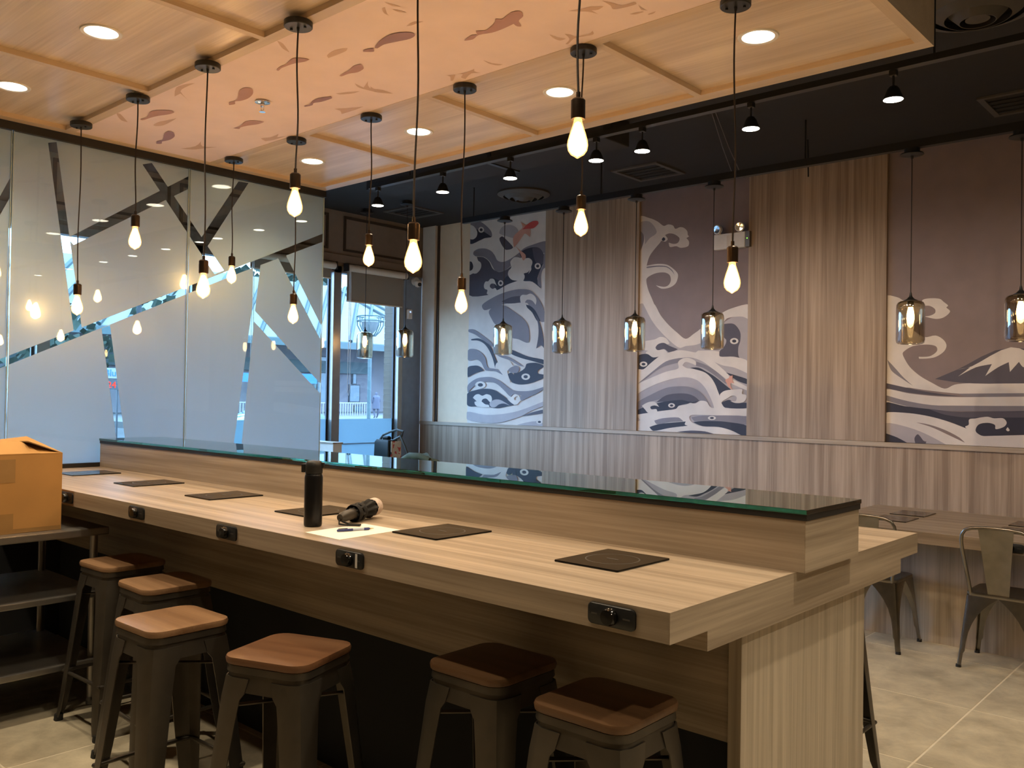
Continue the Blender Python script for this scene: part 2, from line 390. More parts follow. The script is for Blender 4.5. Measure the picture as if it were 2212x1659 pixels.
# roller shades
def shade(y0, y1, zb, label):
    t = thing('roller_shade', label, 'window shade', (XW + .05, (y0 + y1) / 2, 3.05), 'roller shades on the shop windows')
    MB().cyl((XW + .06, y0, 3.045), (XW + .06, y1, 3.045), .042, n=20).build('roller_tube', M['pale_trim'], t, True, True)
    box('shade_cloth', M['shade'], t, XW + .022, XW + .025, y0 + .03, y1 - .03, zb, 3.04)
    MB().cyl((XW + .0235, y0 + .03, zb), (XW + .0235, y1 - .03, zb), .010, n=10).build('hem_bar', M['pale_trim'], t, True, True)
    for yy in (y0, y1): box('bracket', M['alu_dark'], t, XW + .013, XW + .105, yy - .012 if yy == y0 else yy, yy if yy == y0 else yy + .012, 3.0, 3.09)
    MB().tube([(XW + .10, y0 + .015, 3.03), (XW + .08, y0 + .02, 1.6), (XW + .09, y0 + .03, 1.55), (XW + .10, y0 + .04, 1.62), (XW + .10, y0 + .03, 3.03)], .003, 6).build('pull_chain', M['white'], t, True)
shade(6.335, 7.245, 2.66, 'beige roller shade drawn a third down over the clear shop window')
shade(5.06, 6.16, 2.90, 'rolled up beige roller shade at the edge of the frosted glass partition')
t = thing('half_wall', 'low pale half-height divider standing before the shop window', 'divider', (-7.85, 5.576, 0))
box('wall_core', M['pale_trim'], t, -8.32, -7.40, 5.52, 5.63, 0, 1.055); box('ledge_cap', M['oak_x'], t, -8.32, -7.39, 5.51, 5.64, 1.055, 1.072, .003)
t = thing('security_camera', 'small white dome camera on the dark column top', 'camera', (XW + .07, 7.42, 2.98))
MB().cyl((XW + .015, 7.42, 3.0), (XW + .06, 7.42, 3.0), .05, n=20).build('mount_plate', M['white'], t, True, True)
MB().lathe([(.001, -.05), (.03, -.04), (.048, -.01), (.05, .02), (.03, .045), (.001, .05)], (XW + .085, 7.42, 2.97), 20, False).build('camera_ball', M['white'], t, True, True)
MB().cyl((XW + .125, 7.41, 2.955), (XW + .137, 7.407, 2.95), .024, n=16).build('lens', M['black'], t, True, True)
t = thing('motion_sensor', 'little white wall sensor with a blue light beside the window', 'sensor', (XW + .03, 7.335, 2.58))
box('housing', M['white'], t, XW + .0125, XW + .05, 7.30, 7.37, 2.52, 2.64, .008); box('status_light', M['led_blue'], t, XW + .0502, XW + .053, 7.328, 7.342, 2.60, 2.614)

# frosted glass partition: clear glass panes with film cut by clear strips
A_ = lambda x, y: (x / 2.989, y / 2.989)
D_ = lambda x, y: (x / 2.989, 500 + y / 2.989)
STR = [[A_(-60, 1380), A_(90, 1110), A_(90, 1235), A_(-60, 1500)],
       [A_(315, 920), A_(370, 915), D_(535, 640), D_(480, 640)],
       [A_(440, 1535), A_(1235, 1130), A_(1235, 1212), A_(480, 1580)],
       [A_(985, 1050), D_(1450, 250), D_(1390, 275), A_(925, 1060)],
       [A_(1610, 1180), A_(1345, 1590), A_(1300, 1540), A_(1545, 1170)],
       [D_(-90, 860), D_(1500, 245), D_(1540, 272), D_(-90, 920)],
       [D_(1490, 250), D_(2110, 5), D_(2110, 58), D_(1530, 275)],
       [D_(660, 625), D_(715, 605), D_(812, 1345), D_(757, 1345)],
       [D_(1640, 235), D_(1690, 190), D_(1655, 480), D_(1560, 1420), D_(1508, 1420), D_(1635, 480)],
       [D_(1645, 505), D_(2075, 985), D_(2075, 1050), D_(1635, 570)],
       [D_(1800, 170), D_(1850, 150), D_(2080, 610), D_(2070, 690)]]
STRW = []
for q in STR: STRW.append([(lambda p: (p.y, p.z))(at(x, y, 0, XG)) for x, y in q])
def inside(p, poly):
    c = False; n = len(poly)
    for i in range(n):
        a, b2 = poly[i], poly[(i + 1) % n]
        if (a[1] > p[1]) != (b2[1] > p[1]) and p[0] < (b2[0] - a[0]) * (p[1] - a[1]) / (b2[1] - a[1]) + a[0]: c = not c
    return c
def glass_panel(y0, y1, label):
    g = .0035
    t = thing('glass_partition_panel', label, 'glass partition', (XG, (y0 + y1) / 2, 0), 'frosted glass panels of the partition')
    box('glass_pane', M['glass_pane'], t, XG - .010, XG, y0 + g, y1 - g, 1.095, 3.172)
    for ya, yb in ((y0 + g, y0 + g + .004), (y1 - g - .004, y1 - g)): box('pane_edge', M['glass_edge'], t, XG - .0102, XG + .0008, ya, yb, 1.095, 3.172)
    bm = bmesh.new(); off = parent_world(t)
    bm.faces.new([bm.verts.new((0, a, z)) for a, z in ((y0 + .008, 1.095), (y1 - .008, 1.095), (y1 - .008, 3.172), (y0 + .008, 3.172))])
    for poly in STRW:
        if max(p[0] for p in poly) < y0 or min(p[0] for p in poly) > y1: continue
        for i in range(len(poly)):
            a, b2 = poly[i], poly[(i + 1) % len(poly)]
            no = Vector((0, b2[1] - a[1], -(b2[0] - a[0])))
            bmesh.ops.bisect_plane(bm, geom=bm.verts[:] + bm.edges[:] + bm.faces[:], plane_co=(0, a[0], a[1]), plane_no=no)
    kill = [f for f in bm.faces if any(inside((f.calc_center_median().y, f.calc_center_median().z), p) for p in STRW)]
    bmesh.ops.delete(bm, geom=kill, context='FACES')
    ret = bmesh.ops.extrude_face_region(bm, geom=bm.faces[:]); 
    for v in ret['geom']:
        if isinstance(v, bmesh.types.BMVert): v.co.x -= .0006
    for v in bm.verts: v.co.x += XG - .0108; v.co -= off
    me = bpy.data.meshes.new('frosted_film'); bmesh.ops.recalc_face_normals(bm, faces=bm.faces); bm.to_mesh(me); bm.free(); me.materials.append(M['frost'])
    o = bpy.data.objects.new('frosted_film', me); COL.objects.link(o); o.parent = t
glass_panel(3.139, 4.31, 'frosted glass panel at the open end of the partition, nearest the window')
glass_panel(1.971, 3.139, 'middle frosted glass panel, crossed by the long clear diagonal stripe')
glass_panel(0.80, 1.971, 'frosted glass panel cut off by the left picture edge')
sbox('wall_partition', M['grey_wall'], XG - .06, XG, Y0, 0.80, 0, ZC)
sbox('trim_1', M['black'], XG - .05, XG + .02, 0.80, 4.31, 3.172, 3.222)
sbox('trim_2', M['black'], XG - .03, XG + .018, 0.80, 4.31, 1.066, 1.095)
sbox('wall_low_partition', M['matte_black'], XG - .06, XG, 0.80, 4.31, 0, 1.066)

# ================================================================ WOOD CEILING CANOPY
ZS = 3.224; cy0, cy1, cx0, cx1 = 1.20, 4.296, -5.93, -1.27
t = thing('ceiling_canopy', 'dropped oak ceiling panel with koi print strip above the counter', 'ceiling panel', (-3.6, 2.75, ZS))
ky0, ky1 = 2.245, 3.300
box('core_board', M['ceil_frame'], t, cx0, cx1, cy0, cy1, ZS + .03, ZS + .26)
def fbox(n, m2, *a): return box(n, M[m2], t, *a)
fbox('frame_rail', 'ceil_frame', cx0, cx1, cy0, cy0 + .09, ZS, ZS + .03); fbox('frame_rail', 'ceil_frame', cx0, cx1, cy1 - .09, cy1, ZS, ZS + .03)
fbox('frame_end', 'ceil_frame_y', cx0, cx0 + .075, cy0 + .09, cy1 - .09, ZS, ZS + .03); fbox('frame_end', 'ceil_frame_y', cx1 - .055, cx1, cy0 + .09, cy1 - .09, ZS, ZS + .03)
fbox('koi_border', 'ceil_frame', cx0 + .075, cx1 - .055, ky0, ky0 + .06, ZS, ZS + .03); fbox('koi_border', 'ceil_frame', cx0 + .075, cx1 - .055, ky1 - .06, ky1, ZS, ZS + .03)
kp = box('koi_panel', M['koi_ground'], t, cx0 + .075, cx1 - .055, ky0 + .06, ky1 - .06, ZS + .002, ZS + .03)
xs = [cx0 + .075, -4.76, -3.61, -2.45, cx1 - .055]
for (ya, yb) in ((cy0 + .09, ky0), (ky1, cy1 - .09)):
    for i in range(4):
        box('ceiling_board', M['ceil_oak'], t, xs[i] + (.02 if i else 0), xs[i + 1] - (.02 if i < 3 else 0), ya, yb, ZS + .028, ZS + .030)
        if i: fbox('batten', 'ceil_frame_y', xs[i] - .02, xs[i] + .02, ya, yb, ZS, ZS + .030)
K1 = lambda x, y: (200 + x / 3.16, y / 3.16)
K2 = lambda x, y: (800 + x / 3.16, y / 3.16)
FISH = [(K1, 'K', [(990, 670), (1000, 620), (1040, 598), (1088, 605), (1094, 640), (1060, 672), (1010, 688), (972, 692), (972, 710), (932, 716), (932, 698), (965, 690)]),
 (K1, 'K', [(325, 815), (370, 800), (390, 765), (430, 753), (520, 753), (558, 766), (520, 780), (450, 790), (400, 802), (370, 812), (340, 820)]),
 (K1, 'v', [(480, 950), (490, 910), (520, 893), (552, 903), (560, 930), (530, 952), (490, 962), (474, 965), (470, 980), (435, 980), (438, 965), (470, 958)]),
 (K1, 'K', [(960, 874), (1010, 860), (1040, 830), (1100, 823), (1172, 832), (1130, 847), (1060, 857), (1010, 869), (1000, 880)]),
 (K1, 'K', [(1255, 478), (1280, 455), (1320, 440), (1360, 400), (1420, 396), (1482, 405), (1450, 420), (1380, 432), (1330, 448), (1290, 464), (1270, 482)]),
 (K1, 'K', [(1685, 518), (1720, 495), (1750, 480), (1780, 450), (1830, 438), (1852, 465), (1810, 492), (1750, 502), (1700, 520)]),
 (K1, 'v', [(1445, 722), (1480, 715), (1500, 690), (1540, 670), (1630, 658), (1634, 670), (1560, 694), (1510, 702), (1500, 717), (1450, 728)]),
 (K1, 'v', [(1848, 352), (1850, 340), (1915, 328), (1922, 342), (1915, 352)]),
 (K1, 'v', [(1926, 325), (1960, 278), (2040, 232), (2150, 218), (2202, 235), (2170, 262), (2080, 282), (1990, 302), (1945, 328)]),
 (K2, 'K', [(640, 277), (690, 240), (730, 236), (722, 212), (790, 206), (850, 150), (855, 128), (900, 130), (960, 84), (1020, 76), (1044, 108), (1012, 142), (1030, 178), (1000, 178), (978, 162), (900, 198), (830, 222), (740, 238), (700, 268)]),
 (K1, 'b', [(415, 855), (450, 835), (500, 825), (575, 808), (530, 835), (480, 858), (430, 862)]),
 (K1, 'b', [(1600, 380), (1640, 350), (1690, 335), (1740, 330), (1730, 350), (1660, 380), (1610, 398)]),
 (K1, 'b', [(570, 600), (640, 575), (700, 570), (650, 590), (600, 625), (660, 690), (600, 640), (560, 660)]),
 (K1, 'b', [(160, 770), (190, 780), (240, 835), (200, 825), (175, 800)]),
 (K1, 'b', [(600, 1015), (700, 1000), (740, 965), (750, 1000), (850, 1005), (760, 1015), (680, 1022)]),
 (K1, 'b', [(1150, 945), (1210, 940), (1270, 915), (1260, 938), (1320, 930), (1230, 958), (1180, 965)]),
 (K1, 'b', [(1260, 280), (1300, 300), (1345, 360), (1300, 335), (1275, 305)]),
 (K1, 'b', [(1650, 745), (1740, 740), (1850, 728), (1790, 752), (1700, 780), (1690, 758)]),
 (K1, 'b', [(1790, 570), (1850, 600), (1880, 555), (1890, 600), (1980, 615), (2050, 640), (1950, 632), (1860, 612), (1810, 595)]),
 (K1, 'b', [(1660, 640), (1740, 630), (1825, 625), (1770, 640), (1690, 646)]),
 (K2, 'b', [(1350, 78), (1450, 60), (1500, 48), (1592, 45), (1555, 68), (1510, 72), (1555, 98), (1490, 82), (1420, 80)]),
 (K2, 'b', [(1222, 236), (1280, 258), (1335, 265), (1295, 278), (1250, 262)]),
 (K2, 'b', [(1330, 302), (1360, 268), (1325, 232), (1372, 240), (1400, 250), (1490, 235), (1515, 212), (1520, 238), (1420, 256), (1385, 268), (1350, 302)]),
 (K2, 'b', [(1580, 5), (1650, 20), (1720, 38), (1800, 15), (1815, 30), (1740, 52), (1660, 65), (1640, 40)]),
 (K2, 'b', [(1830, 35), (1860, 60), (1895, 72), (1850, 68)]), (K2, 'b', [(1900, 95), (1950, 78), (1930, 95), (1895, 103)]), (K2, 'b', [(1770, 98), (1830, 85), (1870, 82), (1810, 100)]),
 (K2, 'b', [(770, 410), (830, 432), (905, 440), (870, 448), (810, 435)]),
 (K2, 'b', [(590, 505), (660, 495), (710, 470), (712, 488), (755, 500), (690, 502), (650, 540), (620, 530), (630, 508)]),
 (K2, 'b', [(520, 515), (580, 512), (565, 550), (548, 552), (545, 525)]),
 (K2, 'b', [(245, 180), (300, 150), (365, 148), (320, 160), (280, 175)]), (K2, 'b', [(80, 60), (100, 50), (115, 95), (130, 108), (95, 92)]), (K2, 'b', [(95, 15), (150, 30), (210, 48), (150, 42)]),
 (K2, 'b', [(150, 65), (200, 72), (250, 88), (190, 82)]), (K2, 'b', [(0, 590), (40, 615), (90, 625), (155, 640), (80, 635), (20, 625)])]
for col, nm in (('K', 'fish_print'), ('v', 'dark_fish_print'), ('b', 'twig_print')):
    ps = []
    for fn, c, pts in FISH:
        if c != col: continue
        w = [at(*fn(*p), 2, ZS) for p in pts]; ps.append((smooth_poly([(q.x, q.y) for q in w], 1), 0))
    for qi, q in enumerate(ps): polymesh(nm, [(q[0], qi)], M['print_' + col], kp, lambda u, v, l: (u, v, ZS + .0014 - l * .00004 - {'b': 0, 'K': .002, 'v': .0026}[col]))
# sprinkler
sp = at(567, 219, 2, ZS)
t = thing('fire_sprinkler', 'chrome pendent sprinkler head in the koi ceiling strip', 'sprinkler', (sp.x, sp.y, ZS))
MB().lathe([(.001, 0), (.040, -.002), (.042, -.008), (.030, -.012), (.012, -.013), (.012, -.03)], (sp.x, sp.y, ZS), 20).build('escutcheon', M['chrome'], t, True, True)
for s in (-1, 1): MB().tube([(sp.x + s * .011, sp.y, ZS - .028), (sp.x + s * .013, sp.y, ZS - .045), (sp.x, sp.y, ZS - .058)], .003, 6).build('frame_arm', M['chrome'], t, True)
MB().lathe([(.001, -.058), (.018, -.058), (.018, -.061), (.001, -.061)], (sp.x, sp.y, ZS), 16).build('deflector', M['chrome'], t, True)

# downlights in the canopy
def downlight(x, y, z, label, power, group, size=125):
    t = thing('downlight', label, 'ceiling light', (x, y, z), group)
    MB().lathe([(.072, .0), (.074, -.004), (.090, -.006), (.093, -.002), (.093, .0)], (0, 0, 0), 32, False).build('trim_ring', M['white_trim'], t, smooth=True)
    MB().lathe([(.001, -.001), (.073, -.001), (.073, .0)], (0, 0, 0), 32, False).build('lens', M['down_disc'], t)
    spot('beam', t, (0, 0, -.02), power, WARM, size, 0.75, 0.05)
DX = [-5.33, -4.19, -3.04, -1.87]
pos = ['beside the glass partition', 'second out from the glass partition', 'third out from the glass partition', 'at the free end of the canopy']
for i, x in enumerate(DX):
    downlight(x, 1.755, ZS + .028, 'lit round downlight, stool side of the koi strip, ' + pos[i], DOWN_W, 'downlights in the wooden canopy')
    downlight(x, 3.745, ZS + .028, 'lit round downlight, wall side of the koi strip, ' + pos[i], DOWN_W, 'downlights in the wooden canopy')

# bare-bulb pendants
def wob(x, y, z0, z1, a, ph):
    n = 14; out = []
    for i in range(n + 1):
        f = i / n; env = math.sin(math.pi * f)
        out.append((x + a * env * math.sin(5 * f + ph), y + a * .6 * env * math.cos(4 * f + ph), z0 + (z1 - z0) * f))
    return out
BULB = [(.013, 0), (.014, -.012), (.018, -.026), (.026, -.050), (.0325, -.074), (.034, -.088), (.031, -.104), (.022, -.117), (.010, -.124), (.003, -.129), (.0005, -.130)]
CORE = [(.0005, -.010), (.0100, -.016), (.0145, -.029), (.0222, -.052), (.0284, -.075), (.0298, -.088), (.0268, -.102), (.0185, -.113), (.008, -.119), (.0005, -.122)]
protoB = {}
def bulb_pendant(x, y, zb, label, ph):
    zt = zb + .130
    t = thing('bulb_pendant', label, 'pendant light', (x, y, ZS), 'bare filament bulb pendants under the canopy')
    if not protoB:
        protoB['canopy'] = MB().lathe([(.001, 0), (.060, 0), (.063, -.003), (.063, -.024), (.060, -.027), (.001, -.027)], (0, 0, 0), 28).build('ceiling_canopy_cup', M['fix_black'], t, smooth=True)
        for sx in (-1, 1): MB().cyl((sx * .034, sx * .012, -.027), (sx * .034, sx * .012, -.034), .006, n=10).build('screw', M['black'], protoB['canopy'])
        MB().cyl((0, 0, -.027), (0, 0, -.045), .007, .005, 10).build('strain_relief', M['black'], protoB['canopy'])
        s = protoB['socket'] = MB().lathe([(.001, .085), (.007, .085), (.007, .066), (.018, .064), (.0235, .058), (.0235, .0), (.0225, -.003), (.010, -.003)], (0, 0, 0), 24).build('lamp_socket', M['brass'], t, smooth=True)
        g = protoB['bulb'] = MB().lathe(BULB, (0, 0, 0), 24, False).build('bulb', M['bulb_glass'], t, smooth=True)
        MB().lathe(CORE, (0, 0, 0), 16, False).build('filament', M['bulb_core'], g, smooth=True)
        parts = list(protoB.values())
    else:
        parts = [copy_tree(p, t) for p in protoB.values()]
    parts[1].location = (0, 0, zt - ZS); parts[2].location = (0, 0, zt - ZS)
    MB().tube([(px - x, py - y, pz - ZS) for px, py, pz in wob(x, y, ZS - .04, zt + .083, .008, ph)], .0038, 8).build('cord', M['cord'], t)
BX = [-5.62, -4.86, -4.10, -3.32, -2.53, -1.745]
nearpx = [(160, 682), (287, 540), (448, 644), (641, 468), (897, 590), (1250, 342)]
farpx = [(493, 614), (628, 700), (797, 576), (997, 678), (1255, 511), (1581, 634)]
ordw = ['nearest the glass partition', 'second from the glass partition', 'third from the glass partition', 'fourth from the glass partition', 'fifth from the glass partition', 'farthest from the glass partition']
for i in range(6):
    zb = at(*nearpx[i], 1, 2.245).z
    bulb_pendant(BX[i], 2.245, zb, 'glowing filament bulb on cord, stool-side row, ' + ordw[i], i * 1.3)
    zb = at(*farpx[i], 1, 3.290).z
    bulb_pendant(BX[i], 3.290, zb, 'glowing filament bulb on cord, wall-side row, ' + ordw[i], 2 + i * 1.7)

# ================================================================ COUNTER
CT = 1.07
t = thing('bar_counter', 'long two-sided oak laminate bar counter with raised glass-topped divider', 'counter', (-3.5, 2.72, 0))
counter = t
CX0, CX1 = -5.93, -1.117
box('countertop', M['oak_x'], t, CX0, CX1 - .002, 1.822, 3.632, CT - .0765, CT, .001)
box('countertop_end', M['oak_y'], t, CX1 - .002, CX1, 1.822, 3.632, CT - .0765, CT)
box('apron', M['oak_x'], t, CX0, CX1 - .002, 2.001, 3.440, .942, CT - .0765)
box('apron_end', M['oak_y'], t, CX1 - .002, CX1, 2.001, 3.440, .942, CT - .0765)
box('leg_panel', M['oak_z'], t, -1.195, -1.155, 2.260, 3.180, 0, .942, .001)
box('body_panel', M['oak_x'], t, CX0, -1.196, 2.270, 3.170, .615, .942)
box('kick_panel', M['matte_black'], t, CX0, -1.196, 2.300, 3.140, 0, .615)
sbox('trim_3', M['black'], CX0, CX0 + .03, 1.822, 2.523, CT + .0005, CT + .028)
t = thing('counter_divider', 'raised oak divider with black trim and green-edged glass top along the counter', 'divider', (-3.5, 2.733, CT))
box('riser', M['oak_x'], t, -5.90, -1.092, 2.524, 2.942, CT, 1.224, .001)
box('riser_end', M['oak_y'], t, -1.092, -1.090, 2.524, 2.942, CT, 1.224)
box('divider_trim', M['black'], t, -5.90, -1.086, 2.520, 2.946, 1.224, 1.2425, .001)
box('glass_top', M['counter_glass'], t, -5.90, -1.084, 2.516, 2.950, 1.2427, 1.2567, .001)
PX = [-5.455, -4.68, -3.905, -3.135, -2.37, -1.602]
KX = [-5.40, -4.625, -3.864, -3.105, -2.337, -1.284]
knobm = None
def control(parent, x, y, z, ny=-1):
    ring = [(px_ + x, y, pz_ + z) for px_, pz_, _ in rr(.144, .054, .014, 0)]
    p = MB().loft([[(a, y, c) for a, _, c in ring], [(a, y + ny * .006, c) for a, _, c in ring], [((a - x) * .97 + x, y + ny * .008, (c - z) * .93 + z) for a, _, c in ring]]).build('control_panel', M['fix_black'], parent, True, True)
    MB().lathe([(.0225, 0), (.0225, .010), (.019, .018), (.001, .019)], (x, y + ny * .0075, z), 24, True, (0, ny, 0)).build('knob', M['hob'], p, True, True)
    for dx, w in ((-.050, .018), (.048, .022)): box('marking', M['hob_mark'], p, x + dx - w / 2, x + dx + w / 2, y + ny * .0088, y + ny * .0080, z - .002, z + .002)
    return p
for i, x in enumerate(KX):
    c = control(counter, x, 1.822, 1.033)
    if i == 4: box('taped_label', M['white'], c, x + .036, x + .047, 1.8125, 1.8132, 1.010, 1.056)
def hob(x, y, z, label, group):
    t = thing('induction_hob', label, 'induction hob', (x, y, z), group)
    MB().loft([rr(.238, .286, .006, 0), rr(.240, .288, .006, .003), rr(.238, .286, .006, .006)]).build('glass_plate', M['hob'], t, smooth=False)
    n = 40
    MB().loft([[(r * math.cos(2 * math.pi * k / n), r * math.sin(2 * math.pi * k / n), zz) for k in range(n)] for r, zz in ((.082, .0061), (.084, .0064), (.086, .0061))], cap=False).build('cooking_ring_mark', M['hob_mark'], t)
    MB().box(-.022, .022, -.004, .004, .0061, .0064).build('centre_mark', M['hob_mark'], t)
hl = ['right against the glass partition', 'second from the glass partition', 'third from the glass partition', 'behind the black bottle', 'beside the sheet of paper', 'at the free end of the counter']
for i, x in enumerate(PX): hob(x, 2.27, CT, 'flat black induction hob on the bar counter, ' + hl[i], 'induction hobs along the bar counter')

# ---- things on the counter
bp_ = at(675.7, 1136.5, 2, CT)
t = thing('water_bottle', 'slim black insulated bottle standing on the bar counter', 'bottle', (bp_.x, bp_.y, CT))
MB().lathe([(.001, 0), (.030, 0), (.0335, .004), (.0345, .010), (.0345, .188), (.032, .198), (.030, .200), (.001, .200)], (0, 0, 0), 32).build('body', M['bottle'], t, smooth=True)
lid = MB().lathe([(.029, .200), (.0325, .202), (.0335, .210), (.0335, .228), (.031, .243), (.024, .250), (.001, .252)], (0, 0, 0), 32).build('lid', M['lid'], t, smooth=True)
o = MB().box(-.013, .013, -.046, -.030, .205, .238).build('lid_latch', M['lid'], lid, bevel=.004); o.rotation_euler = (0, 0, math.radians(-50))
o = MB().box(-.010, .010, .028, .040, .222, .244).build('lid_hinge', M['lid'], lid, bevel=.003); o.rotation_euler = (0, 0, math.radians(-50))
# umbrella
ua = at(733, 1119, 2, CT + .029); ub = at(812, 1093, 2, CT + .046)
ax = (ub - ua); L = ax.length; ax.normalize()
t = thing('folding_umbrella', 'folded black compact umbrella lying on the counter', 'umbrella', (ua.x, ua.y, CT))
MB().lathe([(.004, 0), (.014, .004), (.020, .022), (.0215, .05), (.022, L * .40), (.019, L * .41)], ua, 20, True, ax).build('handle', M['umb_handle'], t, True, True)
a0 = ax.orthogonal().normalized(); b0 = ax.cross(a0); rings = []
for i in range(13):
    f = i / 12; s = L * (.34 + .56 * f); base = .030 + .006 * math.sin(f * 9) - .010 * (f - .5) ** 2 * 4 + (.004 if f > .55 else 0)
    rings.append([ua + ax * s + (a0 * math.cos(2 * math.pi * k / 48) + b0 * math.sin(2 * math.pi * k / 48)) * base * (1 + .13 * math.sin(8 * 2 * math.pi * k / 48 + f * 3) + .05 * math.sin(5 * 2 * math.pi * k / 48 + f * 11)) for k in range(48)])
MB().loft(rings).build('canopy_cloth', M['umb'], t, True, True)
for f in (.10, .33): 
    rg = [[ua + ax * (L * (.34 + .56 * f) + d) + (a0 * math.cos(2 * math.pi * k / 32) + b0 * math.sin(2 * math.pi * k / 32)) * q for k in range(32)] for d, q in ((-.012, .034), (.0, .037), (.012, .034))]
    MB().loft(rg, cap=False).build('tie_band', M['umb'], t, True, True)
MB().lathe([(.034, 0), (.036, .01), (.036, .03), (.033, .04)], ua + ax * (L * .86), 28, False, ax).build('printed_hem', M['umb_print'], t, True, True)
MB().lathe([(.030, 0), (.034, .012), (.030, .026), (.012, .030), (.001, .030)], ua + ax * (L * .895), 24, True, ax).build('end_cap', M['umb'], t, True, True)
pts = [ua + Vector((0, 0, -.005)), ua + Vector((.015, -.012, -.020)), ua + Vector((.05, .0, -.0225)), ua + Vector((.085, .03, -.0225)), ua + Vector((.075, .045, -.0225)), ua + Vector((.04, .02, -.0225)), ua + Vector((.008, .006, -.012))]
MB().tube(pts, .0035, 6).build('wrist_strap', M['umb'], t, True, True)
# paper and pen
pc = (-2.609, 2.044)
t = tag(MB().loft([[(x, y, z) for x, y in ((-2.704, 1.900), (-2.487, 1.890), (-2.513, 2.190), (-2.731, 2.192))] for z in (CT, CT + .0012)]).build('paper_sheet', M['paper']), 'blank white sheet of paper lying on the bar counter', 'paper')
pa, pb = Vector((-2.628, 1.985, CT + .0065)), Vector((-2.585, 2.122, CT + .0065)); pd = (pb - pa); pl = pd.length; pd.normalize()
t = thing('ballpoint_pen', 'blue and clear ballpoint pen on the sheet of paper', 'pen', (pa.x, pa.y, CT + .0012))
MB().lathe([(.003, 0), (.0045, .002), (.0048, pl * .42)], pa, 14, True, pd).build('grip', M['ink_blue'], t, True, True)
MB().lathe([(.0046, pl * .42), (.0046, pl * .72)], pa, 14, True, pd).build('barrel', M['pen_clear'], t, True, True)
MB().lathe([(.0048, pl * .72), (.0048, pl * .86), (.003, pl * .89)], pa, 14, True, pd).build('collar', M['ink_blue'], t, True, True)
MB().lathe([(.003, pl * .88), (.0008, pl)], pa, 12, True, pd).build('tip', M['gold'], t, True, True)
MB().tube([pa + pd * .004 + Vector((0, 0, .006)), pa + pd * .04 + Vector((0, 0, .0062))], .0014, 6).build('clip', M['chrome'], t, True)

# ================================================================ PREP TABLE AND CARTON
t = thing('steel_prep_table', 'stainless steel work table with two undershelves under the carton', 'work table', (-4.85, 1.2, 0))
tx0, tx1, ty0, ty1 = -5.25, -4.466, 0.35, 1.965
box('worktop', M['steel'], t, tx0, tx1, ty0, ty1, .852, .890, .006)
for z in (.545, .212): box('undershelf', M['steel'], t, tx0 + .02, tx1, ty0 + .02, ty1 - .02, z, z + .030, .005)
for x in (tx0 + .06, tx1 - .06):
    for y in (ty0 + .06, ty1 - .05):
        lg = MB().cyl((x, y, .04), (x, y, .852), .019, n=16).build('leg', M['steel'], t, True, True)
        MB().lathe([(.012, 0), (.022, .004), (.022, .03), (.015, .045)], (x, y, 0), 14).build('bullet_foot', M['steel_dark'], lg, True, True)
bx0, bx1, by0, by1, bz0, bz1 = -4.93, -4.530, 1.22, 1.757, .8905, 1.262
t = thing('cardboard_carton', 'brown cardboard carton with half-closed top flaps on the steel table', 'box', ((bx0 + bx1) / 2, (by0 + by1) / 2, bz0))
mb = MB(); th = .005
mb.box(bx0, bx1, by0, by1, bz0, bz0 + th); mb.box(bx1 - th, bx1, by0, by1, bz0 + th, bz1); mb.box(bx0, bx0 + th, by0, by1, bz0 + th, bz1)
mb.box(bx0 + th, bx1 - th, by1 - th, by1, bz0 + th, bz1); mb.box(bx0 + th, bx1 - th, by0, by0 + th, bz0 + th, bz1)
mb.build('carton_body', M['card'], t, True, bevel=.001)
def flap(p, q, r, s, n, m2='card'):
    p, q, r, s = map(Vector, (p, q, r, s)); nn = (q - p).cross(s - p).normalized() * .004
    MB().loft([[p, q, r, s], [p + nn, q + nn, r + nn, s + nn]]).build(n, M[m2], t, True)
flap((bx1, by0, bz1), (bx1, by1, bz1), (bx1 - .19, by1 - .10, bz1 + .075), (bx1 - .20, by0, bz1 + .03), 'long_flap')
flap((bx1, by1 - .002, bz1), (bx0, by1 - .002, bz1), (bx0 + .03, by1 - .15, bz1 + .045), (bx1 - .03, by1 - .15, bz1 + .060), 'short_flap', 'card_in')
flap((bx0, by0, bz1), (bx0, by1, bz1), (bx0 + .2, by1, bz1 + .015), (bx0 + .2, by0, bz1 + .02), 'long_flap', 'card_in')
flap((bx1 - .002, by0, bz1 + .002), (bx1 - .002, by1 - .10, bz1 + .002), (bx1 - .09, by1 - .16, bz1 + .055), (bx1 - .11, by0, bz1 + .05), 'torn_flap')
box('tape_patch', M['tape'], t, bx1, bx1 + .0006, 1.40, 1.545, bz1 - .13, bz1 - .02); box('tape_patch', M['tape'], t, bx1, bx1 + .0006, 1.40, 1.54, bz0, bz0 + .095)
box('tape_strip', M['tape'], t, bx1, bx1 + .0005, 1.54, 1.752, bz0 + .001, bz0 + .022)

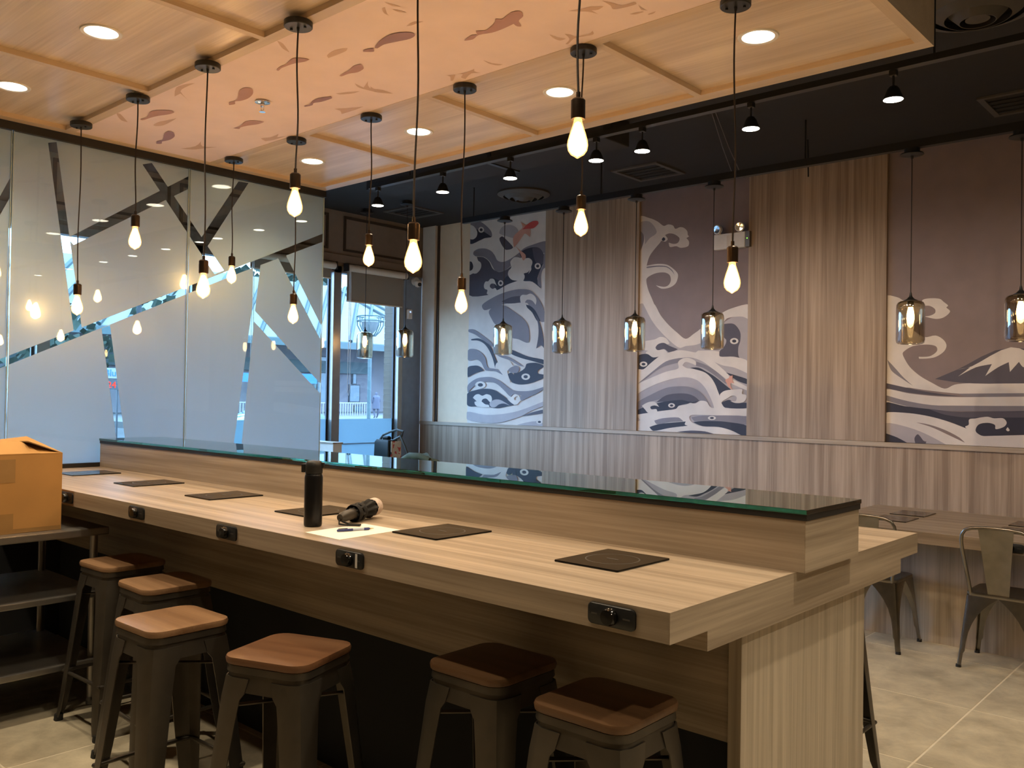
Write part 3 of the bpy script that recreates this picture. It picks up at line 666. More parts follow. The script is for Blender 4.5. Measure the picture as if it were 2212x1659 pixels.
# ================================================================ STOOLS
def leg_mesh(levels, th=.004):
    """angle-section leg; levels = [(z, corner, width, r)] in the +x +y quadrant"""
    rings = []
    for z, h, w, r in levels:
        o = [(h - w, h), (h - r, h), (h - r * .3, h - r * .3 + .0), (h, h - r), (h, h - w)]
        o[2] = (h - r * .29, h - r * .29)
        i = [(h - th, h - w), (h - th, h - r), (h - r * .29 - th * .7, h - r * .29 - th * .7), (h - r, h - th), (h - w, h - th)]
        rings.append([(a, b2, z) for a, b2 in o] + [(a, b2, z) for a, b2 in i])
    return MB().loft(rings)
def add_legs(t, levels, mat, foot):
    base = None
    for k in range(4):
        if base is None: base = o = leg_mesh(levels).build('leg', mat, t, smooth=True)
        else: o = base.copy(); COL.objects.link(o); o.parent = t
        o.rotation_euler = (0, 0, k * math.pi / 2)
        if k == 0:
            fo = foot.build('foot_cap', M['rubber'], o); f0 = fo
        else:
            fo = f0.copy(); COL.objects.link(fo); fo.parent = o
def make_stool():
    t = thing('bar_stool', 'x', 'stool', (0, 0, 0), 'metal bar stools with wooden seats')
    MB().loft([rr(.296, .296, .05, .736), rr(.308, .308, .055, .740), rr(.312, .312, .056, .752), rr(.306, .306, .054, .760), rr(.27, .27, .045, .7625)]).build('seat', M['seat_wood'], t, smooth=True)
    MB().loft([rr(.300, .300, .055, .7355), rr(.304, .304, .056, .715), rr(.290, .290, .052, .712), rr(.308, .308, .056, .658), rr(.300, .300, .053, .658), rr(.282, .282, .05, .712), rr(.282, .282, .05, .7355)], cap=False, closed=True).build('seat_pan', M['gun'], t, smooth=True)
    add_legs(t, [(.700, .1515, .110, .048), (.655, .157, .104, .045), (.635, .159, .090, .042), (.560, .165, .084, .040), (.30, .187, .070, .032), (.06, .208, .050, .022), (.02, .212, .038, .016)], M['gun'],
             MB().loft([rr(.036, .036, .010, 0, 3, .199, .199), rr(.034, .034, .010, .03, 3, .197, .197)]))
    for k in range(4):
        a = k * math.pi / 2; h = .188
        p = [(-h, h - .004), (h, h - .004)]
        zz = .235
        q = [(math.cos(a) * x - math.sin(a) * y, math.sin(a) * x + math.cos(a) * y, zz) for x, y in p]
        MB().cyl(q[0], q[1], .0085, n=10).build('footrest_bar', M['gun'], t, smooth=True)
    for s in (1, -1): MB().box(-.012, .012, -.20, .20, .60, .604).build('under_brace', M['gun'], t).rotation_euler = (0, 0, s * math.pi / 4)
    return t
ST = [(-4.222, 1.925, 2, 'metal stool with elm seat half under the counter, beside the steel work table'),
      (-3.648, 1.850, -2, 'metal stool with elm seat, second along from the steel work table'),
      (-3.030, 1.565, 1, 'metal stool pulled out from the counter with its pale wooden seat fully lit'),
      (-2.408, 1.643, 20, 'metal stool turned at an angle with a reddish wooden seat'),
      (-1.865, 2.015, 1, 'metal stool pushed deep into the shadow under the counter'),
      (-1.402, 1.967, 1, 'metal stool tucked under the free end of the counter on the near side'),
      (-1.515, 3.615, 0, 'metal stool mostly hidden behind the counter end panel on the far side')]
proto = make_stool()
for i, (x, y, a, lb) in enumerate(ST):
    o = proto if i == 0 else copy_tree(proto)
    o.location = (x, y, 0); o.rotation_euler = (0, 0, math.radians(a)); o['label'] = lb
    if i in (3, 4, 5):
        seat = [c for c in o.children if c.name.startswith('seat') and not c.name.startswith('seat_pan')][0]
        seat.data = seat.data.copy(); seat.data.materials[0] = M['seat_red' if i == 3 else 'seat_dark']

# ================================================================ CHAIRS AND TABLES
def make_chair():
    t = thing('metal_chair', 'x', 'chair', (0, 0, 0), 'raw steel cafe chairs at the wall tables')
    MB().loft([rr(.350, .350, .05, .425), rr(.362, .362, .055, .440), rr(.358, .358, .054, .450), rr(.33, .33, .045, .452), rr(.30, .30, .04, .447)]).build('seat', M['steel_chair'], t, smooth=True)
    lv = []
    for z in (.430, .420, .405, .385, .36, .32, .27, .21, .15, .10):
        f = max(0, (z - .10) / .33); h = .178 + (.43 - z) * .085; w = .034 + (h - .034) * f ** 3.0
        lv.append((z, h, w, .03 - .012 * (1 - f)))
    lv += [(.085, .207, .026, .013), (.012, .215, .025, .013)]
    add_legs(t, lv, M['steel_chair'], MB().loft([rr(.030, .030, .010, 0, 3, .205, .205), rr(.028, .028, .010, .016, 3, .205, .205)]))
    # back hoop
    pts = []
    def P(x, z): return (x, -.165 - max(0, z - .44) * .20, z)
    pts += [P(-.150, .43), P(-.158, .50), P(-.172, .60), P(-.186, .70), P(-.190, .76), P(-.184, .80), P(-.165, .828), P(-.13, .842), P(-.07, .849), P(0, .851)]
    pts += [(-p[0], p[1], p[2]) for p in pts[-2::-1]]
    MB().tube(pts, .0105, 10).build('back_hoop', M['steel_chair'], t, smooth=True)
    rings = []
    for z, w in ((.44, .056), (.55, .066), (.68, .078), (.80, .090), (.846, .094)):
        y = -.168 - (z - .44) * .20; c = .010 * math.sin((z - .44) / .406 * math.pi)
        rings.append([(-w, y - .001, z), (-w * .5, y + c, z), (0, y + c * 1.2, z), (w * .5, y + c, z), (w, y - .001, z), (w, y - .004, z), (w * .5, y + c - .003, z), (0, y + c * 1.2 - .003, z), (-w * .5, y + c - .003, z), (-w, y - .004, z)])
    MB().loft(rings).build('back_splat', M['steel_chair'], t, smooth=True)
    return t
CH = [(-2.085, 5.965, 'raw steel chair partly hidden by the bar counter corner'),
      (-1.325, 5.960, 'raw steel chair with curved back cut off by the right picture edge'),
      (-6.30, 5.960, 'steel chair wearing the olive jacket, behind the glass-topped divider')]
pch = make_chair()
for i, (x, y, lb) in enumerate(CH):
    o = pch if i == 0 else copy_tree(pch)
    o.location = (x, y, 0); o['label'] = lb
def wall_table(x0, x1, label):
    t = thing('wall_table', label, 'table', ((x0 + x1) / 2, 6.55, 0), 'oak laminate tables along the mural wall')
    box('table_top', M['oak_table'], t, x0, x1, 5.905, 7.200, .685, .760, .001)
    box('base_panel', M['oak_z'], t, x0 + .12, x1 - .12, 6.205, 6.245, 0, .685)
    box('base_panel', M['oak_z'], t, x0 + .12, x1 - .12, 6.86, 6.90, 0, .685)
    box('base_end', M['oak_z'], t, x0 + .12, x0 + .16, 6.245, 6.86, 0, .685); box('base_end', M['oak_z'], t, x1 - .16, x1 - .12, 6.245, 6.86, 0, .685)
    return t
t1 = wall_table(-2.522, 0.62, 'long oak table by the mural wall with dark hobs set on it')
t2 = wall_table(-8.05, -4.90, 'oak table behind the counter that carries the black handbag')
control(t1, -1.29, 5.905, .723); control(t1, -2.06, 5.905, .723)
for x, w in ((-2.125, 'left end'), (-1.350, 'right picture edge')):
    hob(x, 6.41, .760, 'black induction hob on the wall table, chair side, ' + w, 'induction hobs on the wall table')
    hob(x, 6.80, .760, 'black induction hob on the wall table, bench side, ' + w, 'induction hobs on the wall table')
# handbag
hx, hy = -7.60, 6.40
t = thing('handbag', 'black boxy handbag with a floral side panel and dark strap', 'bag', (hx, hy, .76))
MB().loft([rr(.30, .15, .02, 0), rr(.31, .16, .02, .02), rr(.30, .15, .02, .28), rr(.26, .12, .02, .31)]).build('bag_body', M['bag'], t, smooth=True).rotation_euler = (0, 0, math.radians(-8))
o = MB().loft([[(.156 + d, y, z) for y, z in ((-.075, .02), (.075, .02), (.07, .30), (-.07, .30))] for d in (0, .006)]).build('floral_side', M['paper'], t)
fm, nt, b = newmat('floral_print'); v = nt.nodes.new('ShaderNodeTexVoronoi'); v.inputs['Scale'].default_value = 26
tc = nt.nodes.new('ShaderNodeTexCoord'); nt.links.new(tc.outputs['Object'], v.inputs['Vector'])
rp = nt.nodes.new('ShaderNodeValToRGB'); rp.color_ramp.interpolation = 'CONSTANT'; e = rp.color_ramp.elements
e[0].color = (0.55, 0.46, 0.34, 1); e[0].position = 0; e[1].color = (0.45, 0.05, 0.04, 1); e[1].position = .55
x_ = e.new(.75); x_.color = (0.62, 0.52, 0.40, 1); x_ = e.new(.9); x_.color = (0.03, 0.03, 0.02, 1)
sep = nt.nodes.new('ShaderNodeSeparateColor'); nt.links.new(v.outputs['Color'], sep.inputs[0]); nt.links.new(sep.outputs[0], rp.inputs[0]); nt.links.new(rp.outputs[0], b.inputs['Base Color'])
o.data.materials[0] = fm
MB().tube([(-.12, 0, .30), (-.06, .0, .36), (.06, 0, .40), (.17, 0, .425), (.25, .02, .41), (.22, .03, .36), (.10, .02, .31)], .013, 8).build('strap', M['strap'], t, smooth=True)
MB().tube([(.20, .02, .37), (.27, .03, .25), (.33, .04, .12), (.36, .05, .014)], .012, 8).build('loose_strap', M['strap'], t, smooth=True)
MB().loft([rr(.10, .05, .015, .31), rr(.11, .06, .02, .335), rr(.08, .04, .015, .35)]).build('flap_knot', M['bag'], t, smooth=True)
# jacket over the chair back
def jacket():
    mb = MB(); nx, ny = 26, 14; vs = []
    for i in range(nx + 1):
        u = i / nx * 2 - 1
        for j in range(ny + 1):
            v = j / ny * 2 - 1
            top = 1.015 - .085 * abs(u) ** 2.2 + .010 * math.sin(7 * u + 2 * v) + .006 * math.sin(15 * u - 3)
            drop = abs(v) ** 1.6 * (.30 + .04 * math.sin(5 * u))
            y = -.235 + v * (.075 + .06 * abs(v)) + .012 * math.sin(9 * u + 4 * v)
            vs.append((u * (.315 - .02 * abs(v)), y, top - drop))
    fs = [(i * (ny + 1) + j, (i + 1) * (ny + 1) + j, (i + 1) * (ny + 1) + j + 1, i * (ny + 1) + j + 1) for i in range(nx) for j in range(ny)]
    n = len(vs); vs2 = [(x * .97, y + (.006 if y < -.235 else -.006), z - .012) for x, y, z in vs]
    fs2 = [tuple(k + n for k in reversed(f)) for f in fs]
    rim = [i * (ny + 1) for i in range(nx + 1)] + [nx * (ny + 1) + j for j in range(1, ny + 1)] + [i * (ny + 1) + ny for i in range(nx - 1, -1, -1)] + [j for j in range(ny - 1, 0, -1)]
    side = [(rim[k], rim[(k + 1) % len(rim)], rim[(k + 1) % len(rim)] + n, rim[k] + n) for k in range(len(rim))]
    mb.add(vs + vs2, fs + fs2 + side); return mb
t = thing('jacket', 'olive green jacket draped over a chair back behind the divider', 'jacket', (-6.30, 5.960, 0))
jk = jacket().build('jacket_shell', M['jacket'], t, smooth=True)
MB().tube([(-.20, -.275, .955), (-.08, -.30, .99), (.05, -.29, .995), (.17, -.27, .965)], [.02, .03, .028, .018], 10).build('hood_roll', M['jacket'], t, smooth=True)

# ================================================================ MURALS
U1 = lambda x, y: (1000 + x / 6.635, 440 + y / 6.635)
L1 = lambda x, y: (1000 + x / 6.635, 680 + y / 6.635)
U2 = lambda x, y: (1370 + x / 5.926, 400 + y / 5.926)
L2 = lambda x, y: (1370 + x / 5.722, 660 + y / 5.722)
W3 = lambda x, y: (1900 + x / 4.609, 620 + y / 4.609)
def eye(cx, cy, a, b2, ring='L', dark='d'):
    out = []
    for s, c in ((1, ring), (.5, dark)):
        out.append((c, [(cx + s * a * math.cos(k * math.pi / 4), cy + s * b2 * math.sin(k * math.pi / 4)) for k in range(8)]))
    return out
M1U = [('m', [(100, 255), (230, 250), (330, 310), (410, 400), (412, 480), (300, 500), (100, 570)]),
 ('d', [(100, 400), (200, 370), (300, 400), (415, 478), (330, 490), (240, 530), (100, 575)]),
 ('L', [(95, 300), (160, 325), (208, 400), (200, 470), (150, 512), (95, 490)])] + eye(266, 375, 42, 42) + [
 ('l', [(530, 430), (540, 370), (590, 320), (680, 303), (760, 338), (798, 400), (740, 490), (640, 470)]),
 ('D', [(528, 500), (570, 470), (640, 530), (722, 622), (700, 650), (620, 662), (580, 620), (545, 560)]),
 ('m', [(158, 690), (230, 648), (330, 645), (410, 680), (460, 740), (500, 815), (580, 836), (680, 795), (800, 712), (880, 640), (1000, 590), (1210, 540), (1210, 700), (1000, 700), (860, 760), (700, 885), (620, 950), (540, 976), (470, 962), (430, 900), (390, 830), (320, 770), (250, 755), (165, 750)]),
 ('D', [(205, 762), (300, 770), (380, 830), (430, 930), (500, 975), (560, 975), (640, 940), (710, 885), (690, 930), (655, 1010), (700, 1080), (790, 1105), (640, 1160), (490, 1242), (400, 1285), (350, 1312), (90, 1310), (90, 1020), (200, 1000), (262, 920), (230, 840)]),
 ('d', [(440, 1060), (560, 1110), (640, 1040), (700, 1080), (795, 1105), (640, 1160), (490, 1242), (460, 1180)]),
 ('L', [(90, 680), (190, 760), (215, 810), (262, 850), (264, 920), (215, 985), (150, 1000), (90, 1015)]),
 ('d', [(95, 830), (130, 835), (152, 890), (140, 945), (95, 968)]),
 ('d', [(825, 705), (900, 655), (1000, 628), (1100, 638), (1162, 720), (1172, 800), (1140, 900), (1090, 1010), (1075, 1100), (1132, 1225), (1000, 1120), (870, 1105), (870, 1010), (940, 980), (985, 900), (1000, 830), (950, 780), (870, 795), (830, 745)]),
 ('D', [(1000, 640), (1100, 640), (1168, 740), (1160, 850), (1110, 865), (1050, 840), (1020, 760)]),
 ('m', [(1168, 720), (1210, 690), (1210, 900), (1155, 940), (1125, 1050), (1135, 1210), (1078, 1150), (1092, 1010), (1152, 880)])] + eye(1078, 895, 44, 44) + [
 ('L', [(688, 830), (740, 772), (810, 772), (860, 800), (900, 785), (960, 783), (1002, 830), (986, 900), (985, 950), (940, 1012), (962, 940), (900, 888), (840, 888), (798, 940), (798, 997), (870, 1000), (892, 1050), (862, 1112), (790, 1107), (700, 1087), (653, 1020), (663, 960), (702, 920), (690, 870)]),
 ('L', [(308, 1170), (330, 1118), (370, 1113), (400, 1078), (450, 1083), (472, 1130), (492, 1182), (460, 1150), (410, 1150), (393, 1190), (430, 1222), (470, 1210), (492, 1242), (400, 1302), (350, 1292), (358, 1240), (318, 1220)])] + eye(548, 1140, 38, 42) + [
 ('k', [(735, 470), (790, 410), (860, 340), (830, 260), (900, 300), (960, 330), (975, 400), (965, 480), (900, 430), (860, 470), (800, 560), (740, 630), (725, 540)]),
 ('r', [(860, 372), (930, 298), (1010, 252), (1080, 252), (1088, 290), (1020, 352), (930, 362)]),
 ('k', [(745, 600), (840, 678), (902, 730), (907, 780), (870, 815), (840, 740), (800, 660)]),
 ('m', [(285, 1450), (450, 1340), (620, 1268), (800, 1228), (960, 1238), (1050, 1310), (1130, 1420), (1180, 1560), (1195, 1690), (1120, 1690), (1060, 1560), (960, 1480), (930, 1425), (830, 1422), (640, 1432), (470, 1480), (318, 1528)]),
 ('D', [(560, 1402), (700, 1340), (842, 1330), (832, 1412), (650, 1432)]),
 ('L', [(828, 1345), (860, 1308), (920, 1308), (980, 1290), (1040, 1330), (1062, 1390), (1050, 1452), (1000, 1390), (930, 1378), (900, 1420), (942, 1472), (850, 1445)]),
 ('d', [(912, 1448), (980, 1470), (1050, 1540), (1118, 1680), (1070, 1680), (1000, 1560), (930, 1492)])]
M1L = [('m', [(380, -40), (440, -110), (560, -140), (650, -110), (720, -60), (860, 40), (940, 150), (962, 280), (942, 402), (800, 350), (700, 320), (690, 180), (650, 140), (480, 140), (420, 60)]),
 ('D', [(1038, -12), (1090, 60), (1150, 260), (1175, 490), (1130, 440), (1058, 485), (1090, 300), (1085, 130)]),
 ('m', [(90, 212), (170, 215), (290, 295), (420, 398), (465, 472), (400, 442), (280, 352), (180, 282), (90, 245)]),
 ('d', [(130, 350), (240, 340), (330, 388), (410, 460), (450, 560), (482, 640), (502, 690), (470, 765), (440, 640), (390, 520), (320, 422), (230, 372), (130, 368)]),
 ('d', [(705, 498), (800, 540), (950, 600), (1180, 650), (1180, 715), (1000, 662), (850, 622), (700, 560)]),
 ('m', [(495, 580), (620, 588), (760, 658), (885, 742), (820, 732), (680, 652), (560, 612)]),
 ('d', [(925, 702), (1050, 688), (1150, 718), (1180, 740), (1085, 800), (1090, 842), (1180, 862), (1170, 902), (1060, 952), (950, 987), (820, 998), (720, 972), (680, 922), (648, 862), (700, 828), (740, 862), (750, 820), (790, 832), (850, 802), (900, 760)]),
 ('m', [(645, 792), (700, 738), (780, 728), (822, 770), (790, 832), (740, 832), (690, 822)])] + eye(910, 888, 62, 46) + [
 ('L', [(478, 722), (510, 678), (570, 690), (620, 663), (690, 673), (722, 720), (747, 735), (690, 760), (650, 810), (660, 872), (692, 962), (640, 962), (590, 882), (540, 832), (528, 780), (478, 767)]),
 ('m', [(85, 508), (180, 493), (270, 540), (332, 620), (352, 720), (382, 760), (470, 775), (532, 800), (585, 866), (480, 812), (400, 802), (330, 792), (270, 682), (200, 642), (85, 652)]),
 ('d', [(80, 758), (170, 728), (240, 738), (312, 800), (200, 832), (80, 897)]),
 ('m', [(80, 1010), (200, 918), (340, 893), (450, 903), (560, 960), (650, 1030), (730, 1080), (850, 1095), (1000, 1085), (1175, 1030), (1175, 1060), (1020, 1152), (860, 1162), (740, 1132), (690, 1172), (600, 1082), (480, 982), (330, 962), (200, 1002), (80, 1115)])] + eye(262, 1005, 76, 50) + [
 ('d', [(75, 1130), (200, 1078), (330, 1058), (460, 1078), (560, 1140), (640, 1200), (720, 1270), (745, 1292), (640, 1312), (500, 1338), (330, 1312), (200, 1312), (75, 1295)]),
 ('L', [(155, 1190), (190, 1148), (240, 1138), (290, 1160), (350, 1138), (412, 1160), (428, 1220), (400, 1252), (350, 1203), (300, 1208), (278, 1240), (330, 1282), (380, 1292), (392, 1325), (250, 1325), (190, 1292), (178, 1250), (210, 1240)]),
 ('l', [(395, 1262), (460, 1218), (540, 1218), (620, 1258), (685, 1302), (600, 1272), (530, 1284), (470, 1325), (410, 1315)]),
 ('L', [(648, 1210), (700, 1190), (740, 1143), (800, 1148), (838, 1200), (790, 1168), (750, 1190), (760, 1222), (842, 1220), (780, 1292), (720, 1272), (680, 1240)]),
 ('m', [(838, 1165), (1015, 1148), (850, 1228)]),
 ('l', [(75, 1390), (300, 1430), (500, 1430), (800, 1380), (1175, 1238), (1175, 1300), (1000, 1372), (850, 1452), (600, 1532), (400, 1552), (75, 1500)]),
 ('D', [(850, 1455), (1000, 1400), (1175, 1358), (1175, 1402), (1000, 1432)]),
 ('l', [(800, 1575), (1060, 1525), (1180, 1580), (1180, 1660), (700, 1660)])] + eye(1110, 1535, 46, 30)
M2U = [('L', [(70, 415), (200, 423), (300, 465), (380, 522), (440, 503), (500, 518), (530, 560), (590, 538), (640, 548), (682, 590), (690, 640), (708, 655), (670, 680), (703, 720), (692, 782), (600, 803), (540, 782), (460, 792), (446, 735), (500, 752), (560, 740), (583, 680), (520, 630), (450, 618), (398, 640), (432, 690), (400, 724), (355, 712), (330, 742), (270, 812), (210, 892), (180, 962), (163, 1032), (300, 1008), (420, 1018), (500, 1068), (558, 1130), (562, 1182), (530, 1262), (450, 1314), (350, 1324), (280, 1282), (380, 1302), (440, 1282), (472, 1220), (455, 1150), (390, 1118), (280, 1128), (190, 1170), (158, 1212), (180, 1332), (230, 1452), (280, 1572), (335, 1680), (70, 1680)]),
 ('l', [(70, 480), (200, 468), (292, 600), (200, 682), (140, 762), (130, 650), (70, 560)]),
 ('m', [(70, 575), (125, 640), (122, 740), (70, 870)]), ('d', [(358, 690), (380, 668), (402, 690), (385, 714), (362, 708)]),
 ('m', [(165, 1045), (300, 1030), (420, 1040), (490, 1090), (520, 1150), (480, 1095), (415, 1052), (300, 1046), (165, 1062)])]
M2L = [('l', [(40, 20), (120, -20), (220, 180), (320, 310), (450, 440), (560, 520), (640, 500), (780, 480), (900, 420), (1100, 220), (1250, 140), (1430, 180), (1430, 1660), (20, 1660)]),
 ('L', [(110, -30), (240, -30), (330, 120), (430, 240), (540, 340), (640, 412), (740, 350), (820, 290), (900, 200), (1060, 108), (1200, 38), (1440, -10), (1440, 185), (1350, 140), (1250, 140), (1150, 160), (1100, 220), (1000, 300), (900, 420), (780, 482), (640, 502), (560, 522), (450, 442), (320, 312), (220, 182)]),
 ('D', [(1085, 250), (1180, 222), (1250, 238), (1314, 330), (1314, 440), (1290, 520), (1300, 640), (1390, 680), (1240, 632), (1070, 632), (1058, 570), (1120, 500), (1142, 430), (1098, 375)])] + eye(1240, 440, 52, 38) + [
 ('L', [(130, 450), (200, 430), (260, 418), (330, 388), (400, 408), (442, 470), (400, 482), (330, 470), (272, 510), (290, 552), (370, 540), (414, 580), (350, 622), (230, 642), (163, 612), (148, 580), (180, 560), (125, 540)]),
 ('D', [(268, 522), (300, 478), (370, 462), (440, 498), (545, 540), (440, 582), (380, 540), (300, 552)]),
 ('d', [(40, 630), (160, 598), (240, 642), (345, 622), (230, 702), (160, 782), (110, 802), (40, 770)])] + eye(120, 725, 48, 32) + [
 ('L', [(40, 800), (120, 788), (200, 720), (330, 620), (480, 568), (600, 553), (760, 580), (800, 558), (1050, 568), (1062, 630), (1240, 635), (1410, 690), (1410, 842), (1250, 770), (1100, 740), (1000, 700), (1150, 830), (1200, 900), (1410, 1010), (1410, 1055), (1200, 962), (1130, 902), (1000, 802), (850, 692), (700, 642), (560, 652), (400, 692), (250, 802), (40, 980)]),
 ('m', [(50, 965), (250, 800), (400, 690), (560, 650), (605, 652), (560, 702), (400, 742), (280, 802), (150, 902)]),
 ('m', [(755, 690), (900, 738), (1050, 838), (1185, 972), (1130, 962), (1000, 862), (860, 772), (760, 742)]),
 ('d', [(695, 770), (800, 768), (900, 818), (1000, 878), (1150, 998), (1205, 1042), (1140, 1052), (1080, 1092), (1070, 1135), (1040, 1082), (1020, 1002), (960, 902), (850, 822)]),
 ('d', [(1140, 828), (1250, 860), (1410, 915), (1410, 975), (1280, 930)]), 
 ('L', [(40, 985), (200, 900), (400, 818), (550, 778), (548, 700), (600, 658), (680, 648), (765, 690), (768, 742), (720, 718), (640, 698), (602, 740), (650, 772), (760, 790), (880, 828), (962, 900), (1012, 990), (1052, 1090), (1092, 1190), (1132, 1262), (1410, 1270), (1410, 1362), (1000, 1362), (990, 1252), (940, 1122), (870, 1002), (780, 922), (650, 887), (500, 902), (300, 962), (150, 1032), (40, 1095)]),
 ('m', [(45, 1200), (200, 1108), (400, 1018), (560, 998), (700, 1008), (820, 1068), (902, 1160), (945, 1255), (880, 1202), (800, 1172), (700, 1102), (580, 1087), (450, 1102), (300, 1162), (180, 1202), (45, 1300)]),
 ('D', [(280, 1195), (400, 1110), (560, 1086), (680, 1095), (760, 1130), (815, 1182), (700, 1190), (500, 1185)]),
 ('d', [(30, 1305), (120, 1258), (250, 1218), (330, 1198), (450, 1178), (600, 1168), (700, 1190), (800, 1182), (760, 1202), (640, 1217), (560, 1242), (530, 1282), (350, 1302), (230, 1322), (30, 1345)])] + eye(468, 1235, 42, 28) + [
 ('L', [(100, 1240), (150, 1208), (210, 1188), (270, 1198), (314, 1252), (260, 1235), (208, 1250), (220, 1282), (280, 1280), (292, 1312), (180, 1325), (138, 1282)]),
 ('L', [(30, 1350), (300, 1308), (520, 1278), (560, 1238), (640, 1228), (700, 1203), (760, 1213), (820, 1178), (900, 1188), (942, 1250), (1000, 1268), (1410, 1288), (1410, 1362), (820, 1352), (720, 1352), (688, 1382), (720, 1442), (850, 1492), (1050, 1502), (1200, 1542), (1330, 1605), (1000, 1640), (30, 1640), (30, 1455), (150, 1402), (300, 1392), (560, 1382), (640, 1442), (672, 1482), (250, 1552)]),
 ('d', [(195, 1502), (300, 1468), (460, 1448), (645, 1433), (632, 1470), (672, 1486), (450, 1512), (245, 1550)]),
 ('m', [(255, 1422), (360, 1393), (552, 1383), (614, 1432), (460, 1442), (288, 1467)]),
 ('m', [(715, 1382), (850, 1360), (1410, 1370), (1410, 1472), (1100, 1432), (758, 1432)]),
 ('d', [(735, 1440), (860, 1428), (1000, 1428), (1150, 1438), (1410, 1490), (1410, 1630), (1320, 1597), (1200, 1540), (1050, 1500), (850, 1490)])] + eye(968, 1390, 50, 25) + [
 ('d', [(1085, 1200), (1180, 1165), (1250, 1203), (1410, 1205), (1410, 1268), (1130, 1262)]),
 ('L', [(1065, 1110), (1100, 1068), (1150, 1048), (1240, 1038), (1342, 1036), (1342, 1090), (1393, 1110), (1383, 1170), (1330, 1203), (1250, 1203), (1195, 1180), (1260, 1182), (1272, 1130), (1220, 1113), (1170, 1140), (1100, 1182), (1088, 1203)]),
 ('k', [(1185, 875), (1225, 865), (1222, 920), (1242, 962), (1200, 960), (1200, 1000), (1230, 1046), (1180, 1012), (1150, 960), (1135, 922), (1180, 892)]),
 ('D', [(540, 1560), (700, 1545), (880, 1555), (1000, 1590), (760, 1580)])]
M3L = [('L', [(60, 100), (180, 103), (250, 140), (440, 182), (440, 292), (300, 400), (440, 498), (560, 483), (642, 530), (668, 590), (632, 652), (540, 703), (398, 714), (392, 695), (500, 690), (572, 640), (562, 590), (470, 573), (330, 590), (236, 650), (240, 692), (300, 792), (400, 882), (520, 952), (650, 1012), (750, 972), (900, 958), (1100, 963), (3700, 920), (3700, 1050), (1000, 1062), (800, 1062), (500, 1032), (300, 1002), (60, 955)]),
 ('L', [(430, 130), (500, 113), (600, 118), (642, 150), (684, 185), (667, 205), (704, 245), (642, 302), (560, 318), (445, 292), (500, 287), (553, 260), (553, 220), (500, 188), (430, 182)]),
 ('m', [(80, 725), (150, 800), (240, 900), (335, 985), (240, 922), (120, 832)]),
 ('D', [(555, 915), (780, 820), (1300, 605), (3700, 860), (3700, 930), (1100, 962), (800, 952)]),
 ('L', [(775, 822), (920, 790), (1310, 600), (1600, 735), (1560, 850), (1500, 740), (1438, 800), (1390, 745), (1300, 845), (1288, 748), (1180, 800), (1055, 885), (1120, 768), (960, 800), (785, 890), (905, 798)]),
 ('D', [(60, 955), (250, 998), (500, 1048), (810, 1087), (600, 1082), (300, 1052), (60, 1002)]),
 ('m', [(790, 1062), (3700, 1045), (3700, 1082), (870, 1092)]),
 ('L', [(60, 1018), (300, 1060), (600, 1090), (900, 1096), (3700, 1085), (3700, 1222), (800, 1227), (400, 1202), (60, 1150)]),
 ('m', [(60, 1075), (300, 1140), (600, 1180), (3700, 1190), (3700, 1238), (600, 1232), (300, 1192), (60, 1125)]),
 ('d', [(60, 1148), (250, 1185), (500, 1215), (800, 1242), (3700, 1232), (3700, 1500), (1040, 1490), (960, 1452), (870, 1412), (700, 1342), (500, 1292), (300, 1262), (60, 1255)]),
 ('D', [(500, 1217), (800, 1242), (3700, 1232), (3700, 1280), (900, 1300), (650, 1270)]),
 ('L', [(60, 1252), (250, 1252), (450, 1278), (650, 1328), (872, 1410), (855, 1390), (890, 1370), (895, 1318), (960, 1308), (1020, 1297), (1080, 1292), (1140, 1307), (1232, 1307), (1268, 1350), (1240, 1392), (1160, 1415), (1150, 1372), (1080, 1352), (990, 1368), (958, 1430), (1000, 1472), (1050, 1484), (3700, 1430), (3700, 1640), (970, 1640), (800, 1500), (600, 1402), (400, 1352), (60, 1332)]),
 ('L', [(60, 1330), (300, 1338), (500, 1388), (700, 1478), (1000, 1620), (700, 1620), (500, 1482), (300, 1402), (60, 1352)]),
 ('l', [(60, 1355), (300, 1400), (500, 1480), (720, 1600), (470, 1620), (300, 1562), (60, 1480)]),
 ('d', [(60, 1455), (180, 1498), (320, 1575), (60, 1580)]),
 ('D', [(350, 1510), (380, 1466), (410, 1490), (440, 1530), (470, 1540), (440, 1580), (375, 1580)]),
 ('L', [(1262, 1420), (1278, 1395), (1298, 1425), (1280, 1436)])]
NMW = {'L': 'cream_wave_print', 'l': 'lilac_wave_print', 'm': 'grey_wave_print', 'D': 'dusk_print', 'd': 'navy_print', 's': 'sky_print', 'r': 'red_fish_print', 'k': 'coral_fish_print'}
def mural(x0, x1, ground, sets, label):
    t = thing('wall_mural', label, 'mural', ((x0 + x1) / 2, YW - .004, 2.47), 'wave murals on the right wall')
    box('mural_board', M['print_' + ground], t, x0, x1, YW - .004, YW - .0005, 1.244, ZC)
    byc = {}; ly = 0
    for fn, shapes in sets:
        for c, pts in shapes:
            w = [at(*fn(*p), 1, YW) for p in pts]
            q = clip_rect(smooth_poly([(p.x, p.z) for p in w], 2), x0 + .002, x1 - .002, 1.246, ZC - .01)
            if len(q) >= 3: byc.setdefault(c, []).append((q, ly))
            ly += 1
    for c, ps in byc.items():
        for q in ps: polymesh(NMW[c], [q], M['print_' + c], t, lambda u, v, l: (u, YW - .0046 - l * .00022, v))
mural(-7.531, -6.316, 'L', ((U1, M1U), (L1, M1L)), 'narrow wave mural with a red koi at its top, nearest the window')
mural(-5.070, -3.850, 's', ((U2, M2U), (L2, M2L)), 'wave mural with curling crest behind the emergency light')
